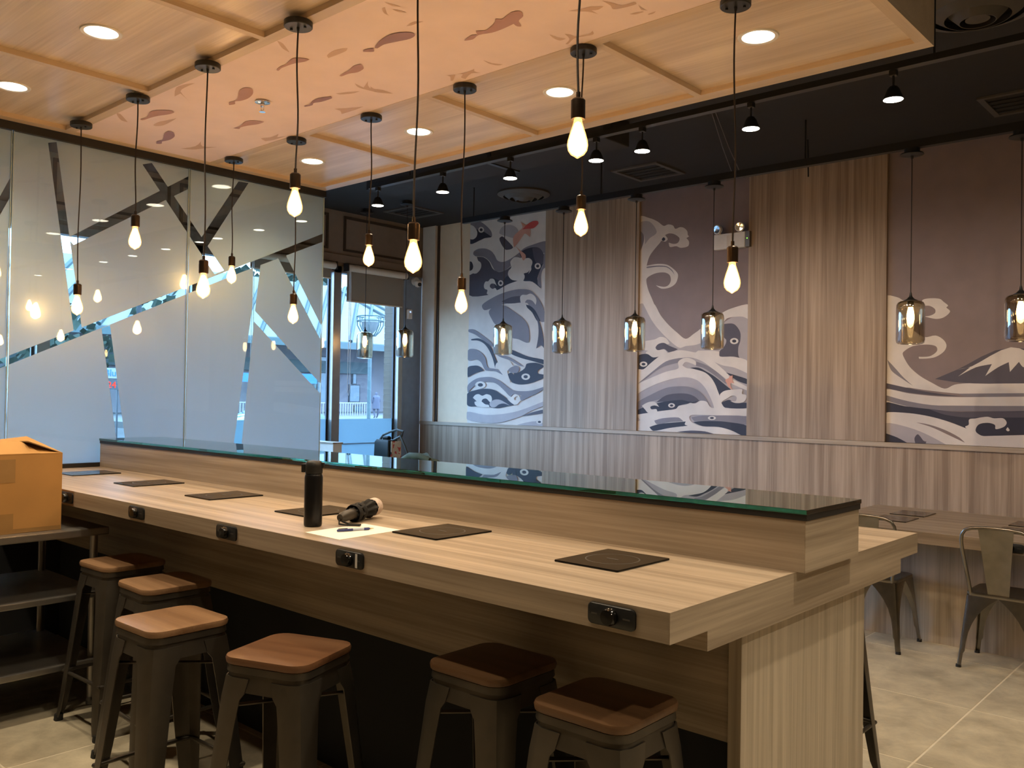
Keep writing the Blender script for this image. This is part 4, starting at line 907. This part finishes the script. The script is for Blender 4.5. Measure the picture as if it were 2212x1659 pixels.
mural(-2.595, 0.40, 's', ((W3, M3L),), 'wide mural with snow-capped mountain and waves at the right picture edge')
# emergency light
e0 = at(1545, 534, 1, YW - .05); e1 = at(1613, 545, 1, YW - .05)
ez = at(1580, 520, 1, YW - .05).z
t = thing('emergency_light', 'white twin-head emergency light mounted high on the wave mural', 'emergency light', ((e0.x + e1.x) / 2, YW - .03, ez))
exc = (e0.x + e1.x) / 2
box('housing', M['white'], t, exc - .165, exc + .155, YW - .075, YW - .018, ez - .075, ez + .070, .006)
box('side_module', M['steel_dark'], t, exc + .156, exc + .200, YW - .070, YW - .018, ez - .075, ez + .070)
box('status_light', M['led_green'], t, exc + .172, exc + .180, YW - .0725, YW - .0702, ez + .0, ez + .008)
box('front_badge', M['pale_trim'], t, exc - .030, exc + .030, YW - .0765, YW - .0752, ez - .05, ez + .05)
for sx in (-.11, .11):
    h = MB().lathe([(.012, -.03), (.04, 0), (.044, .035), (.040, .038)], (exc + sx, YW - .075, ez + .115), 20, True, (0.2 * (1 if sx > 0 else -1), -1, -.15)).build('lamp_head', M['white'], t, True, True)
    MB().lathe([(.001, .036), (.036, .038)], (exc + sx, YW - .0765, ez + .115), 20, False, (0.2 * (1 if sx > 0 else -1), -1, -.15)).build('reflector', M['chrome'], h, True)
    MB().cyl((exc + sx, YW - .06, ez + .07), (exc + sx, YW - .06, ez + .10), .010, n=10).build('swivel', M['white'], t, True)

# ================================================================ SMOKED GLASS PENDANTS
t = thing('pendant_rail', 'black hanging rail that carries the smoked glass pendants', 'rail', (-4, 6.40, 3.36))
box('rail_bar', M['fix_black'], t, -6.45, X1, 6.375, 6.425, 3.345, 3.400)
for x in (-6.3, -4.7, -2.8, -0.8, 1.5): MB().cyl((x, 6.40, 3.40), (x, 6.40, ZC), .006, n=8).build('hanger_rod', M['fix_black'], t, True)
GP = [-1.351, -2.029, -3.565, -4.318, -5.125, -5.868, -7.325, -8.02]
gl = ['half cut off by the right picture edge', 'before the wide mountain mural', 'before the right side of the curling wave mural', 'at the left edge of the curling wave mural', 'before the plain wood wall panel left of the curling wave', 'before the narrow wave mural', 'beside the dark window column', 'hanging before the shop window']
protoG = {}
for i, x in enumerate(GP):
    t = thing('glass_pendant', 'smoked glass cylinder pendant ' + gl[i], 'pendant light', (x, 6.40, 3.345 if x > -6.5 else ZC), 'smoked glass pendants in front of the murals')
    zt = 2.285 - 3.345
    if not protoG:
        protoG['cup'] = MB().lathe([(.001, 0), (.052, 0), (.052, -.030), (.075, -.034), (.077, -.042), (.06, -.048), (.010, -.052), (.008, -.070), (.001, -.070)], (0, 0, 0), 28).build('ceiling_cup', M['fix_black'], t, smooth=True)
        protoG['cord'] = MB().cyl((0, 0, -.06), (0, 0, zt + .045), .0036, n=8).build('cord', M['cord'], t, smooth=True)
        c = protoG['cap'] = MB().lathe([(.004, .060), (.007, .050), (.010, .030), (.026, .012), (.046, .002), (.046, -.004), (.022, -.006), (.020, -.045), (.001, -.045)], (0, 0, zt), 24).build('lamp_cap', M['fix_black'], t, smooth=True)
        protoG['glass'] = MB().lathe([(.030, 0), (.064, -.003), (.082, -.012), (.091, -.030), (.093, -.060), (.093, -.275), (.089, -.292), (.078, -.300), (.064, -.302)], (0, 0, zt), 36, False).build('glass_shade', M['smoke'], t, smooth=True)
        g = protoG['bulb'] = MB().lathe([(.012, -.040), (.014, -.05), (.020, -.07), (.024, -.10), (.024, -.13), (.016, -.155), (.0005, -.165)], (0, 0, zt), 18, False).build('bulb', M['pend_core'], t, smooth=True)
    else:
        for k, p in protoG.items():
            c = copy_tree(p, t)
            if x < -6.5 and k in ('cap', 'glass', 'bulb'): c.location.z = 3.345 - ZC
            if x < -6.5 and k == 'cord': c.scale.z = (2.33 - ZC) / (2.33 - 3.345)

# ================================================================ BLACK CEILING: TRACK, DIFFUSERS, WIRES
t = thing('lighting_track', 'long black lighting track running just beyond the wooden canopy', 'track', (-3, 4.74, 3.33))
box('track_bar', M['fix_black'], t, -5.9, 2.6, 4.715, 4.765, 3.315, 3.350)
for x in (-5.4, -3.4, -1.4, 0.8): MB().cyl((x, 4.74, 3.35), (x, 4.74, ZC), .006, n=8).build('hanger_rod', M['fix_black'], t, True)
TX = [(-1.600, 'nearest the right picture edge'), (-2.406, 'second from the right picture edge'), (-3.160, 'above the curling wave mural'), (-3.525, 'just behind a hanging filament bulb'), (-4.300, 'above the round air diffuser'), (-5.010, 'small and far, second nearest the partition'), (-5.800, 'nearest the frosted glass partition'), (-0.80, 'out of frame to the right'), (0.25, 'far out of frame to the right'), (1.3, 'over the unseen end of the room')]
protoT = {}
for i, (x, lb) in enumerate(TX):
    t = thing('track_light', 'small black track spotlight with a lit lens, ' + lb, 'track light', (x, 4.74, 3.315), 'black spotlights on the lighting track')
    if not protoT:
        protoT['a'] = MB().box(-.018, .018, -.018, .018, -.028, 0).build('track_adapter', M['fix_black'], t, bevel=.003)
        protoT['s'] = MB().cyl((0, 0, -.028), (0, 0, -.090), .006, n=10).build('stem', M['fix_black'], t)
        h = protoT['h'] = MB().lathe([(.001, -.082), (.020, -.084), (.032, -.100), (.042, -.128), (.050, -.148), (.0505, -.152), (.042, -.152)], (0, 0, 0), 24, False).build('lamp_head', M['fix_black'], t, smooth=True)
        MB().lathe([(.001, -.156), (.030, -.1555), (.049, -.1525)], (0, 0, 0), 24, False).build('lens', M['track_disc'], h)
    else:
        for p in protoT.values(): copy_tree(p, t)
    spot('beam', t, (0, 0, -.165), TRACK_W, COOLW, 84, 0.85, 0.03, (0, 1.35, -1))
def round_diffuser(x, y, z, R, label):
    t = thing('round_diffuser', label, 'air vent', (x, y, z), 'round air diffusers')
    for k, (ra, rb, dz) in enumerate(((1.0, .80, -.030), (.72, .55, -.055), (.46, .30, -.075))):
        MB().lathe([(R * ra, -.002), (R * (ra + .02), dz * .3 - .01), (R * rb, dz - .012), (R * rb - .004, dz - .012), (R * ra - .01, -.002)], (0, 0, 0), 40, False).build('diffuser_cone', M['diff'], t, smooth=True)
    MB().lathe([(R * .18, -.03), (R * .20, -.075), (.001, -.085)], (0, 0, 0), 28, False).build('centre_plug', M['diff'], t, smooth=True)
    MB().lathe([(R * .99, 0), (R * .99, -.004), (.001, -.004)], (0, 0, 0), 40, False).build('neck_plate', M['ceil_black'], t)
M['diff'] = plain('diffuser_grey', (0.085, 0.075, 0.064), 0.6)
d1 = at(1131, 417, 2, ZC); round_diffuser(d1.x, d1.y, ZC, .27, 'round ceiling air diffuser above the narrow wave mural')
d2 = at(2112, 12, 2, ZC); round_diffuser(d2.x, d2.y, ZC, .30, 'round ceiling air diffuser in the top right corner of the picture')
def square_vent(x, y, s, label):
    t = thing('square_vent', label, 'air vent', (x, y, ZC), 'square ceiling air vents')
    for (a, b2, c, d) in ((-s, s, -s, -s + .04), (-s, s, s - .04, s), (-s, -s + .04, -s + .04, s - .04), (s - .04, s, -s + .04, s - .04)): MB().box(a, b2, c, d, -.015, -.001).build('vent_frame', M['diff'], t)
    for k in range(5):
        yy = -s + .07 + k * (2 * s - .14) / 4; MB().box(-s + .04, s - .04, yy - .012, yy + .012, -.010, -.003).build('louvre', M['ceil_black'], t)
for (p, lb) in (((1400, 370), 'square black ceiling vent above the curling wave mural'), ((893, 457), 'square black ceiling vent above the shop window'), ((2215, 215), 'square black ceiling vent at the right picture edge')):
    d = at(*p, 2, ZC); square_vent(d.x, d.y, .25, lb)
# loose cables
w0 = at(1745, 285, 1, 6.9); w1 = at(1746, 382, 1, 6.9)
tag(MB().tube([(w0.x, 6.9, ZC), (w0.x + .005, 6.9, (ZC + w1.z) / 2), (w1.x, 6.9, w1.z)], .006, 8).build('loose_cable', M['fix_black'], None), 'single loose black cable end hanging before the wood wall panel', 'cable')
for k, (pa_, pb_) in enumerate((((1538, 245), (1580, 370)), ((1546, 243), (1598, 371)))):
    p0 = at(*pa_, 2, ZC); p1 = at(*pb_, 1, 6.9)
    tag(MB().tube([p0, (p0 + p1) / 2 + Vector((0, 0, -.02)), p1], .0035, 6).build('support_wire', M['steel_dark'], None), ['thin slanting ceiling wire, left of the pair, by the track', 'thin slanting ceiling wire, right of the pair, by the track'][k], 'wire', 'thin wires under the black ceiling')
duct = thing('ceiling_duct', 'black ceiling duct running behind the lighting track', 'duct', (-3.6, 5.5, 3.5))
box('duct_body', M['ceil_black'], duct, -6.6, -3.85, 5.25, 5.60, 3.50, ZC - .001, .01); box('duct_flange', M['fix_black'], duct, -5.02, -4.98, 5.24, 5.61, 3.49, ZC - .001)

# ================================================================ NEAR SIDE OF THE ROOM (behind the camera): its own ceiling lights, plus an added floor light
for i, (x, y) in enumerate(((-4.3, 0.85), (-2.6, 0.85), (-0.9, 0.85), (-0.35, 3.0), (0.4, 4.9), (1.3, 2.2))):  # lamp before the wall table is unseen, added to brighten the right floor
    downlight(x, y, ZC - .001, 'round downlight in the black ceiling over the near side, %s' % ['near the partition wall', 'behind the turned stool', 'nearest the camera', 'beyond the counter end', 'added to brighten the right floor', 'right of the camera'][i], ROOM_W * (1.3, .45, .34, 1.5, .60, 2.0)[i], 'downlights over the near side of the room', 115)

# ================================================================ OUTSIDE
M['asphalt'] = plain('asphalt', (0.039, 0.039, 0.041), 0.9, noise=0.1, scale=2)
M['pave'] = plain('pavement', (0.088, 0.085, 0.083), 0.9, noise=0.08, scale=2)
M['conc'] = plain('concrete_wall', (0.198, 0.176, 0.184), 0.9, noise=0.12, scale=0.6)
M['brick'] = plain('tan_brick', (0.072, 0.055, 0.037), 0.85, noise=0.15, scale=6)
M['mortar'] = plain('mortar', (0.165, 0.138, 0.110), 0.9)
M['teal'] = plain('teal_steel', (0.039, 0.066, 0.066), 0.5)
M['rib'] = plain('dark_teal_rib', (0.014, 0.033, 0.036), 0.5)
M['roofglass'] = plain('white_roof_glazing', (0.143, 0.149, 0.143), 0.6)
M['coat'] = plain('slate_coat', (0.055, 0.055, 0.077), 0.8)
M['carp'] = plain('car_paint', (0.088, 0.105, 0.105), 0.2)
M['carg'] = plain('car_glass', (0.08, 0.12, 0.14), 0.05)
M['railw'] = plain('white_railing', (0.248, 0.237, 0.220), 0.5)
M['signw'] = plain('sign_white', (0.198, 0.198, 0.198), 0.5)
M['signb'] = plain('sign_blue', (0.017, 0.121, 0.330), 0.5)
M['leaf'] = plain('tree_leaf', (0.028, 0.044, 0.028), 0.8, noise=.3, scale=2)
struct(box('ground_street', M['asphalt'], None, -120, -14, -40, 90, -0.45, -0.35)); struct(box('ground_pavement', M['pave'], None, -14, XW - .15, -30, 40, -0.30, -0.12))
# brick pillar just outside
pyy0, pyy1 = 8.235, 8.80
t = thing('brick_pillar', 'tan brick pillar just outside the shop window', 'pillar', (-9.65, (pyy0 + pyy1) / 2, -.12))
box('mortar_core', M['mortar'], t, -9.87, -9.506, pyy0 + .006, pyy1 - .006, -.12, 4.2)
bw, bh = .188, .089; bm_ = MB().box(-.011, .0, -bw / 2 + .006, bw / 2 - .006, -bh / 2 + .005, bh / 2 - .005).build('brick', M['brick'], t)
side = MB().box(-bw / 2 + .006, bw / 2 - .006, 0, .011, -bh / 2 + .005, bh / 2 - .005).build('brick', M['brick'], t)
fu = False; fs_ = False
for r in range(48):
    z = -.08 + r * bh + .12
    offs = (0, 1, 2) if r % 2 == 0 else (-.5, .5, 1.5, 2.5)
    for q in offs:
        a = pyy0 + q * bw; b2 = a + bw; a2, b3 = max(a, pyy0), min(b2, pyy1)
        if b3 - a2 < .02: continue
        if abs((b3 - a2) - bw) < .001:
            if not fu: o = bm_; fu = True
            else: o = bm_.copy(); COL.objects.link(o); o.parent = t
            o.location = (-9.50 + 9.65, (a2 + b3) / 2 - (pyy0 + pyy1) / 2, z)
        else:
            o = MB().box(-.011, 0, -(b3 - a2) / 2 + .006, (b3 - a2) / 2 - .006, -bh / 2 + .005, bh / 2 - .005).build('brick', M['brick'], t); o.location = (-9.50 + 9.65, (a2 + b3) / 2 - (pyy0 + pyy1) / 2, z)
    for q in (0, 1):
        if not fs_: o = side; fs_ = True
        else: o = side.copy(); COL.objects.link(o); o.parent = t
        o.location = (-9.87 + 9.65 + bw * (.5 + q) - .01 + (0 if r % 2 else -.0), -(pyy1 - pyy0) / 2, z)
# building across the street
t = thing('street_building', 'grey concrete building across the street', 'building', (-62, 45, -.4))
box('wall', M['conc'], t, -66, -62, 8, 90, -.4, 6.4)
for (px, py, w, h) in ((766, 815, .5, 1.3), (766, 850, 1.2, 1.6), (775, 890, 1.0, 1.2), (700, 820, 1.5, 4.0)):
    p = at(px, py, 0, -61.9); f_w = box('window', M['alu_dark'], t, -62.0, -61.9, p.y - w / 2, p.y + w / 2, p.z - h / 2, p.z + h / 2); box('pane', M['carg'], f_w, -61.9, -61.88, p.y - w / 2 + .1, p.y + w / 2 - .1, p.z - h / 2 + .1, p.z + h / 2 - .1)
pb = at(760, 795, 0, -61.5); box('ledge_beam', M['teal'], t, -62, -61.2, 10, pb.y + 1.5, pb.z - .5, pb.z + .5)
rt = thing('glass_canopy_roof', 'white glazed canopy roof with teal ribs across the street', 'canopy roof', (-56, 40, 6))
za, zb_ = at(770, 742, 0, -55).z, at(770, 652, 0, -62).z
MB().loft([[(-54.9, 10, za), (-54.9, 90, za), (-62, 90, zb_ + 1.0), (-62, 10, zb_ + 1.0)], [(-54.9, 10, za + .08), (-54.9, 90, za + .08), (-62, 90, zb_ + 1.08), (-62, 10, zb_ + 1.08)]]).build('glazing', M['roofglass'], rt, True)
rb0 = MB().cyl((1.15, -3.2, za - 6 + .12), (-6, 3.2, zb_ + 1.12 - 6), .16, n=6).build('rib', M['rib'], rt)
yrc = at(812, 700, 0, -58).y - 40
for k in range(36):
    o = rb0 if k == 0 else rb0.copy()
    if k: COL.objects.link(o); o.parent = rt
    o.location = (0, -28 + k * 1.6, 0)
    if o.location.y > yrc: o.scale.y = -1
box('gutter', M['teal'], rt, -55.0, -54.7, 10, 90, za - .5, za)
for k in range(8): box('post', M['teal'], rt, -55.0, -54.8, 12 + k * 9, 12.25 + k * 9, -.35, za - .5)
# street lamp
lp = at(800, 703, 0, -22)
t = thing('street_lamp', 'ornate street lamp with a round basket head outside', 'street lamp', (lp.x, lp.y, -.35))
MB().cyl((lp.x, lp.y, -.35), (lp.x, lp.y, lp.z - .35), .06, n=12).build('pole', M['teal'], t, True, True)
def hoop(rad, z, r=.022): MB().loft([[(lp.x + (rad + r * math.cos(b_)) * math.cos(a_), lp.y + (rad + r * math.cos(b_)) * math.sin(a_), z + r * math.sin(b_)) for b_ in [k * math.pi / 3 for k in range(6)]] for a_ in [k * math.pi / 12 for k in range(24)]], cap=False, closed=True).build('ring', M['teal'], t, True, True)
hoop(.42, lp.z + .28); hoop(.42, lp.z + .14); hoop(.18, lp.z - .32)
for k in range(8):
    a_ = k * math.pi / 4; c_, s_ = math.cos(a_), math.sin(a_)
    MB().tube([(lp.x + .42 * c_, lp.y + .42 * s_, lp.z + .28), (lp.x + .41 * c_, lp.y + .41 * s_, lp.z), (lp.x + .30 * c_, lp.y + .30 * s_, lp.z - .2), (lp.x + .18 * c_, lp.y + .18 * s_, lp.z - .32)], .018, 6).build('basket_bar', M['teal'], t, True)
MB().lathe([(.05, -.3), (.22, -.1), (.28, .1), (.2, .24), (.001, .28)], (lp.x, lp.y, lp.z), 20).build('lamp_bowl', M['roofglass'], t, True, True)
# railing
t = thing('white_railing', 'white picket railing across the street', 'railing', (-52, 40, -.35))
p0, p1 = at(700, 870, 0, -52), at(801, 870, 0, -52); zt = p0.z
for z in (zt, -.15): box('rail', M['railw'], t, -52.03, -51.97, p0.y - 8, p1.y, z - .04, z + .04)
n = int((p1.y - p0.y + 8) / .22); pk0 = None
for k in range(n + 1):
    if pk0 is None: pk0 = o = box('picket', M['railw'], t, -52.02, -51.98, p0.y - 8.03, p0.y - 7.97, -.35, zt)
    else:
        o = pk0.copy(); COL.objects.link(o); o.parent = t
    o.location.y = k * .22
# person walking away
pp = at(812, 903, 0, -46); ph = pp.z
def person(loc):
    me = bpy.data.meshes.new('body')
    J = [(0, 0, .92), (0, 0, 1.12), (0, 0, 1.36), (0, 0, 1.50), (0, 0, 1.62), (0, 0, 1.72),
         (.03, .20, 1.40), (.05, .27, 1.12), (-.10, .24, .95), (-.02, -.20, 1.40), (-.05, -.27, 1.12), (-.12, -.22, .95),
         (.02, .10, .88), (.12, .11, .48), (-.02, .11, .08), (-.12, .12, .03), (-.02, -.10, .88), (-.10, -.11, .48), (.02, -.11, .08), (-.10, -.12, .03)]
    R_ = [.19, .18, .19, .07, .095, .08, .09, .065, .045, .09, .065, .045, .12, .085, .05, .04, .12, .085, .05, .04]
    E_ = [(0, 1), (1, 2), (2, 3), (3, 4), (4, 5), (2, 6), (6, 7), (7, 8), (2, 9), (9, 10), (10, 11), (0, 12), (12, 13), (13, 14), (14, 15), (0, 16), (16, 17), (17, 18), (18, 19)]
    me.from_pydata(J, E_, []); o = bpy.data.objects.new('body', me); COL.objects.link(o)
    sk = o.modifiers.new('skin', 'SKIN')
    for i, v in enumerate(me.skin_vertices[0].data): v.radius = (R_[i], R_[i]); v.use_root = (i == 0)
    o.modifiers.new('sub', 'SUBSURF').levels = 2
    bpy.context.view_layer.update()
    dg = bpy.context.evaluated_depsgraph_get(); m2 = bpy.data.meshes.new_from_object(o.evaluated_get(dg))
    bpy.data.objects.remove(o); m2.materials.clear(); m2.materials.append(M['coat'])
    for p in m2.polygons: p.use_smooth = True
    return m2
t = thing('person', 'person in a dark blue coat walking away across the street', 'person', (pp.x, pp.y, ph))
bo = bpy.data.objects.new('body', person(None)); COL.objects.link(bo); bo.parent = t
MB().loft([[(.22 * math.cos(a) * s, .27 * math.sin(a) * s, z) for a in [k * math.pi / 8 for k in range(16)]] for s, z in ((1.05, .62), (1.0, .9), (.92, 1.15), (.95, 1.36), (.55, 1.48), (.3, 1.52))]).build('coat', M['coat'], t, smooth=True)
box('ground_far', M['pave'], None, -75, -44, 20, 60, -.40, ph)['kind'] = 'structure'
# parked car
cpos = at(752, 893, 0, -20)
t = thing('parked_car', 'pale grey car parked at the kerb outside', 'car', (cpos.x, cpos.y - 1.9, -.35))
def prof(y_scale, pts, w): return [[(-w, y, z) for y, z in pts], [(w, y, z) for y, z in pts]]
MB().loft(prof(1, [(-2.2, .25), (2.2, .25), (2.25, .55), (2.1, .80), (1.2, .95), (-1.9, .98), (-2.2, .8)], .85)).build('car_body', M['carp'], t, bevel=.05, smooth=True)
MB().loft(prof(1, [(-1.8, .97), (1.3, .94), (.45, 1.40), (-.9, 1.45), (-1.6, 1.2)], .72)).build('cabin_glass', M['carg'], t, bevel=.06, smooth=True)
MB().loft(prof(1, [(.45, 1.39), (-.9, 1.44), (-.88, 1.47), (.40, 1.43)], .68)).build('roof', M['carp'], t, bevel=.008)
for yy in (-1.35, 1.35):
    for xx in (-.86, .70): MB().cyl((xx, yy, .32), (xx + .16, yy, .32), .32, n=24).build('wheel', M['rubber'], t, smooth=True)
# shop signs seen through the clear strips
def sign(px, py, xd, w, h, mat, text, tcol, size, label):
    p = at(px, py, 0, xd)
    t = thing('shop_sign', label, 'sign', (p.x, p.y, p.z))
    box('sign_board', mat, t, p.x - .06, p.x, p.y - w / 2, p.y + w / 2, p.z - h / 2, p.z + h / 2)
    if text:
        cu = bpy.data.curves.new('lettering', 'FONT'); cu.body = text; cu.size = size; cu.align_x = 'CENTER'; cu.align_y = 'CENTER'; cu.extrude = .005
        to = bpy.data.objects.new('lettering', cu); COL.objects.link(to); bpy.context.view_layer.update()
        me = bpy.data.meshes.new_from_object(to.evaluated_get(bpy.context.evaluated_depsgraph_get())); bpy.data.objects.remove(to)
        me.materials.clear(); me.materials.append(tcol); o = bpy.data.objects.new('lettering', me); COL.objects.link(o); o.parent = t
        o.rotation_euler = (math.radians(90), 0, math.radians(90)); o.location = (.008, 0, 0)
    for s in (-1, 1): box('sign_post', M['alu_dark'], t, p.x - .10, p.x - .061, p.y + s * w * .42 - .02, p.y + s * w * .42 + .02, -.35, p.z)
M['sign_red'] = emis('red_led_sign', (1.0, 0.05, 0.04), 2.0)
sign(243, 806, -24, 1.3, .28, M['signw'], 'Bluc', M['signb'], .26, 'white street sign with blue letters seen through a clear strip')
sign(241, 832, -23.5, .45, .24, M['alu_dark'], '24', M['sign_red'], .24, 'small dark sign with red lit digits through a clear strip')
sign(659, 818, -23, .9, .30, M['signb'], None, None, 0, 'plain blue street sign near the partition end')
sign(529, 815, -23, .5, .26, M['signb'], None, None, 0, 'small blue street sign behind the thin clear strip')
# street trees
for k, (px, py, xd, s) in enumerate(((300, 560, -40, 2.6), (620, 600, -70, 5.0), (120, 740, -42, 2.4))):
    p = at(px, py, 0, xd)
    t = thing('street_tree', ['dark street tree seen high behind the partition', 'bare dark tree rising behind the canopy roof', 'dark street tree at the left, behind frosted glass'][k], 'tree', (p.x, p.y, -.35))
    MB().tube([(0, 0, 0), (.05, .1, p.z * .5), (0, 0, p.z)], [.2, .15, .08], 8).build('trunk', M['alu_dark'], t)
    mb = MB(); rnd = random.Random(k)
    for _ in range(260):
        d = Vector((rnd.gauss(0, 1), rnd.gauss(0, 1), rnd.gauss(0, .8))).normalized() * s * rnd.random() ** .4; d.z += p.z
        a = Vector((rnd.gauss(0, 1), rnd.gauss(0, 1), rnd.gauss(0, 1))).normalized() * s * .12; b2 = a.orthogonal().normalized() * s * .10
        mb.add([d - a, d + b2, d + a, d - b2], [(0, 1, 2, 3)])
    mb.build('foliage', M['leaf'], t, kind='stuff')
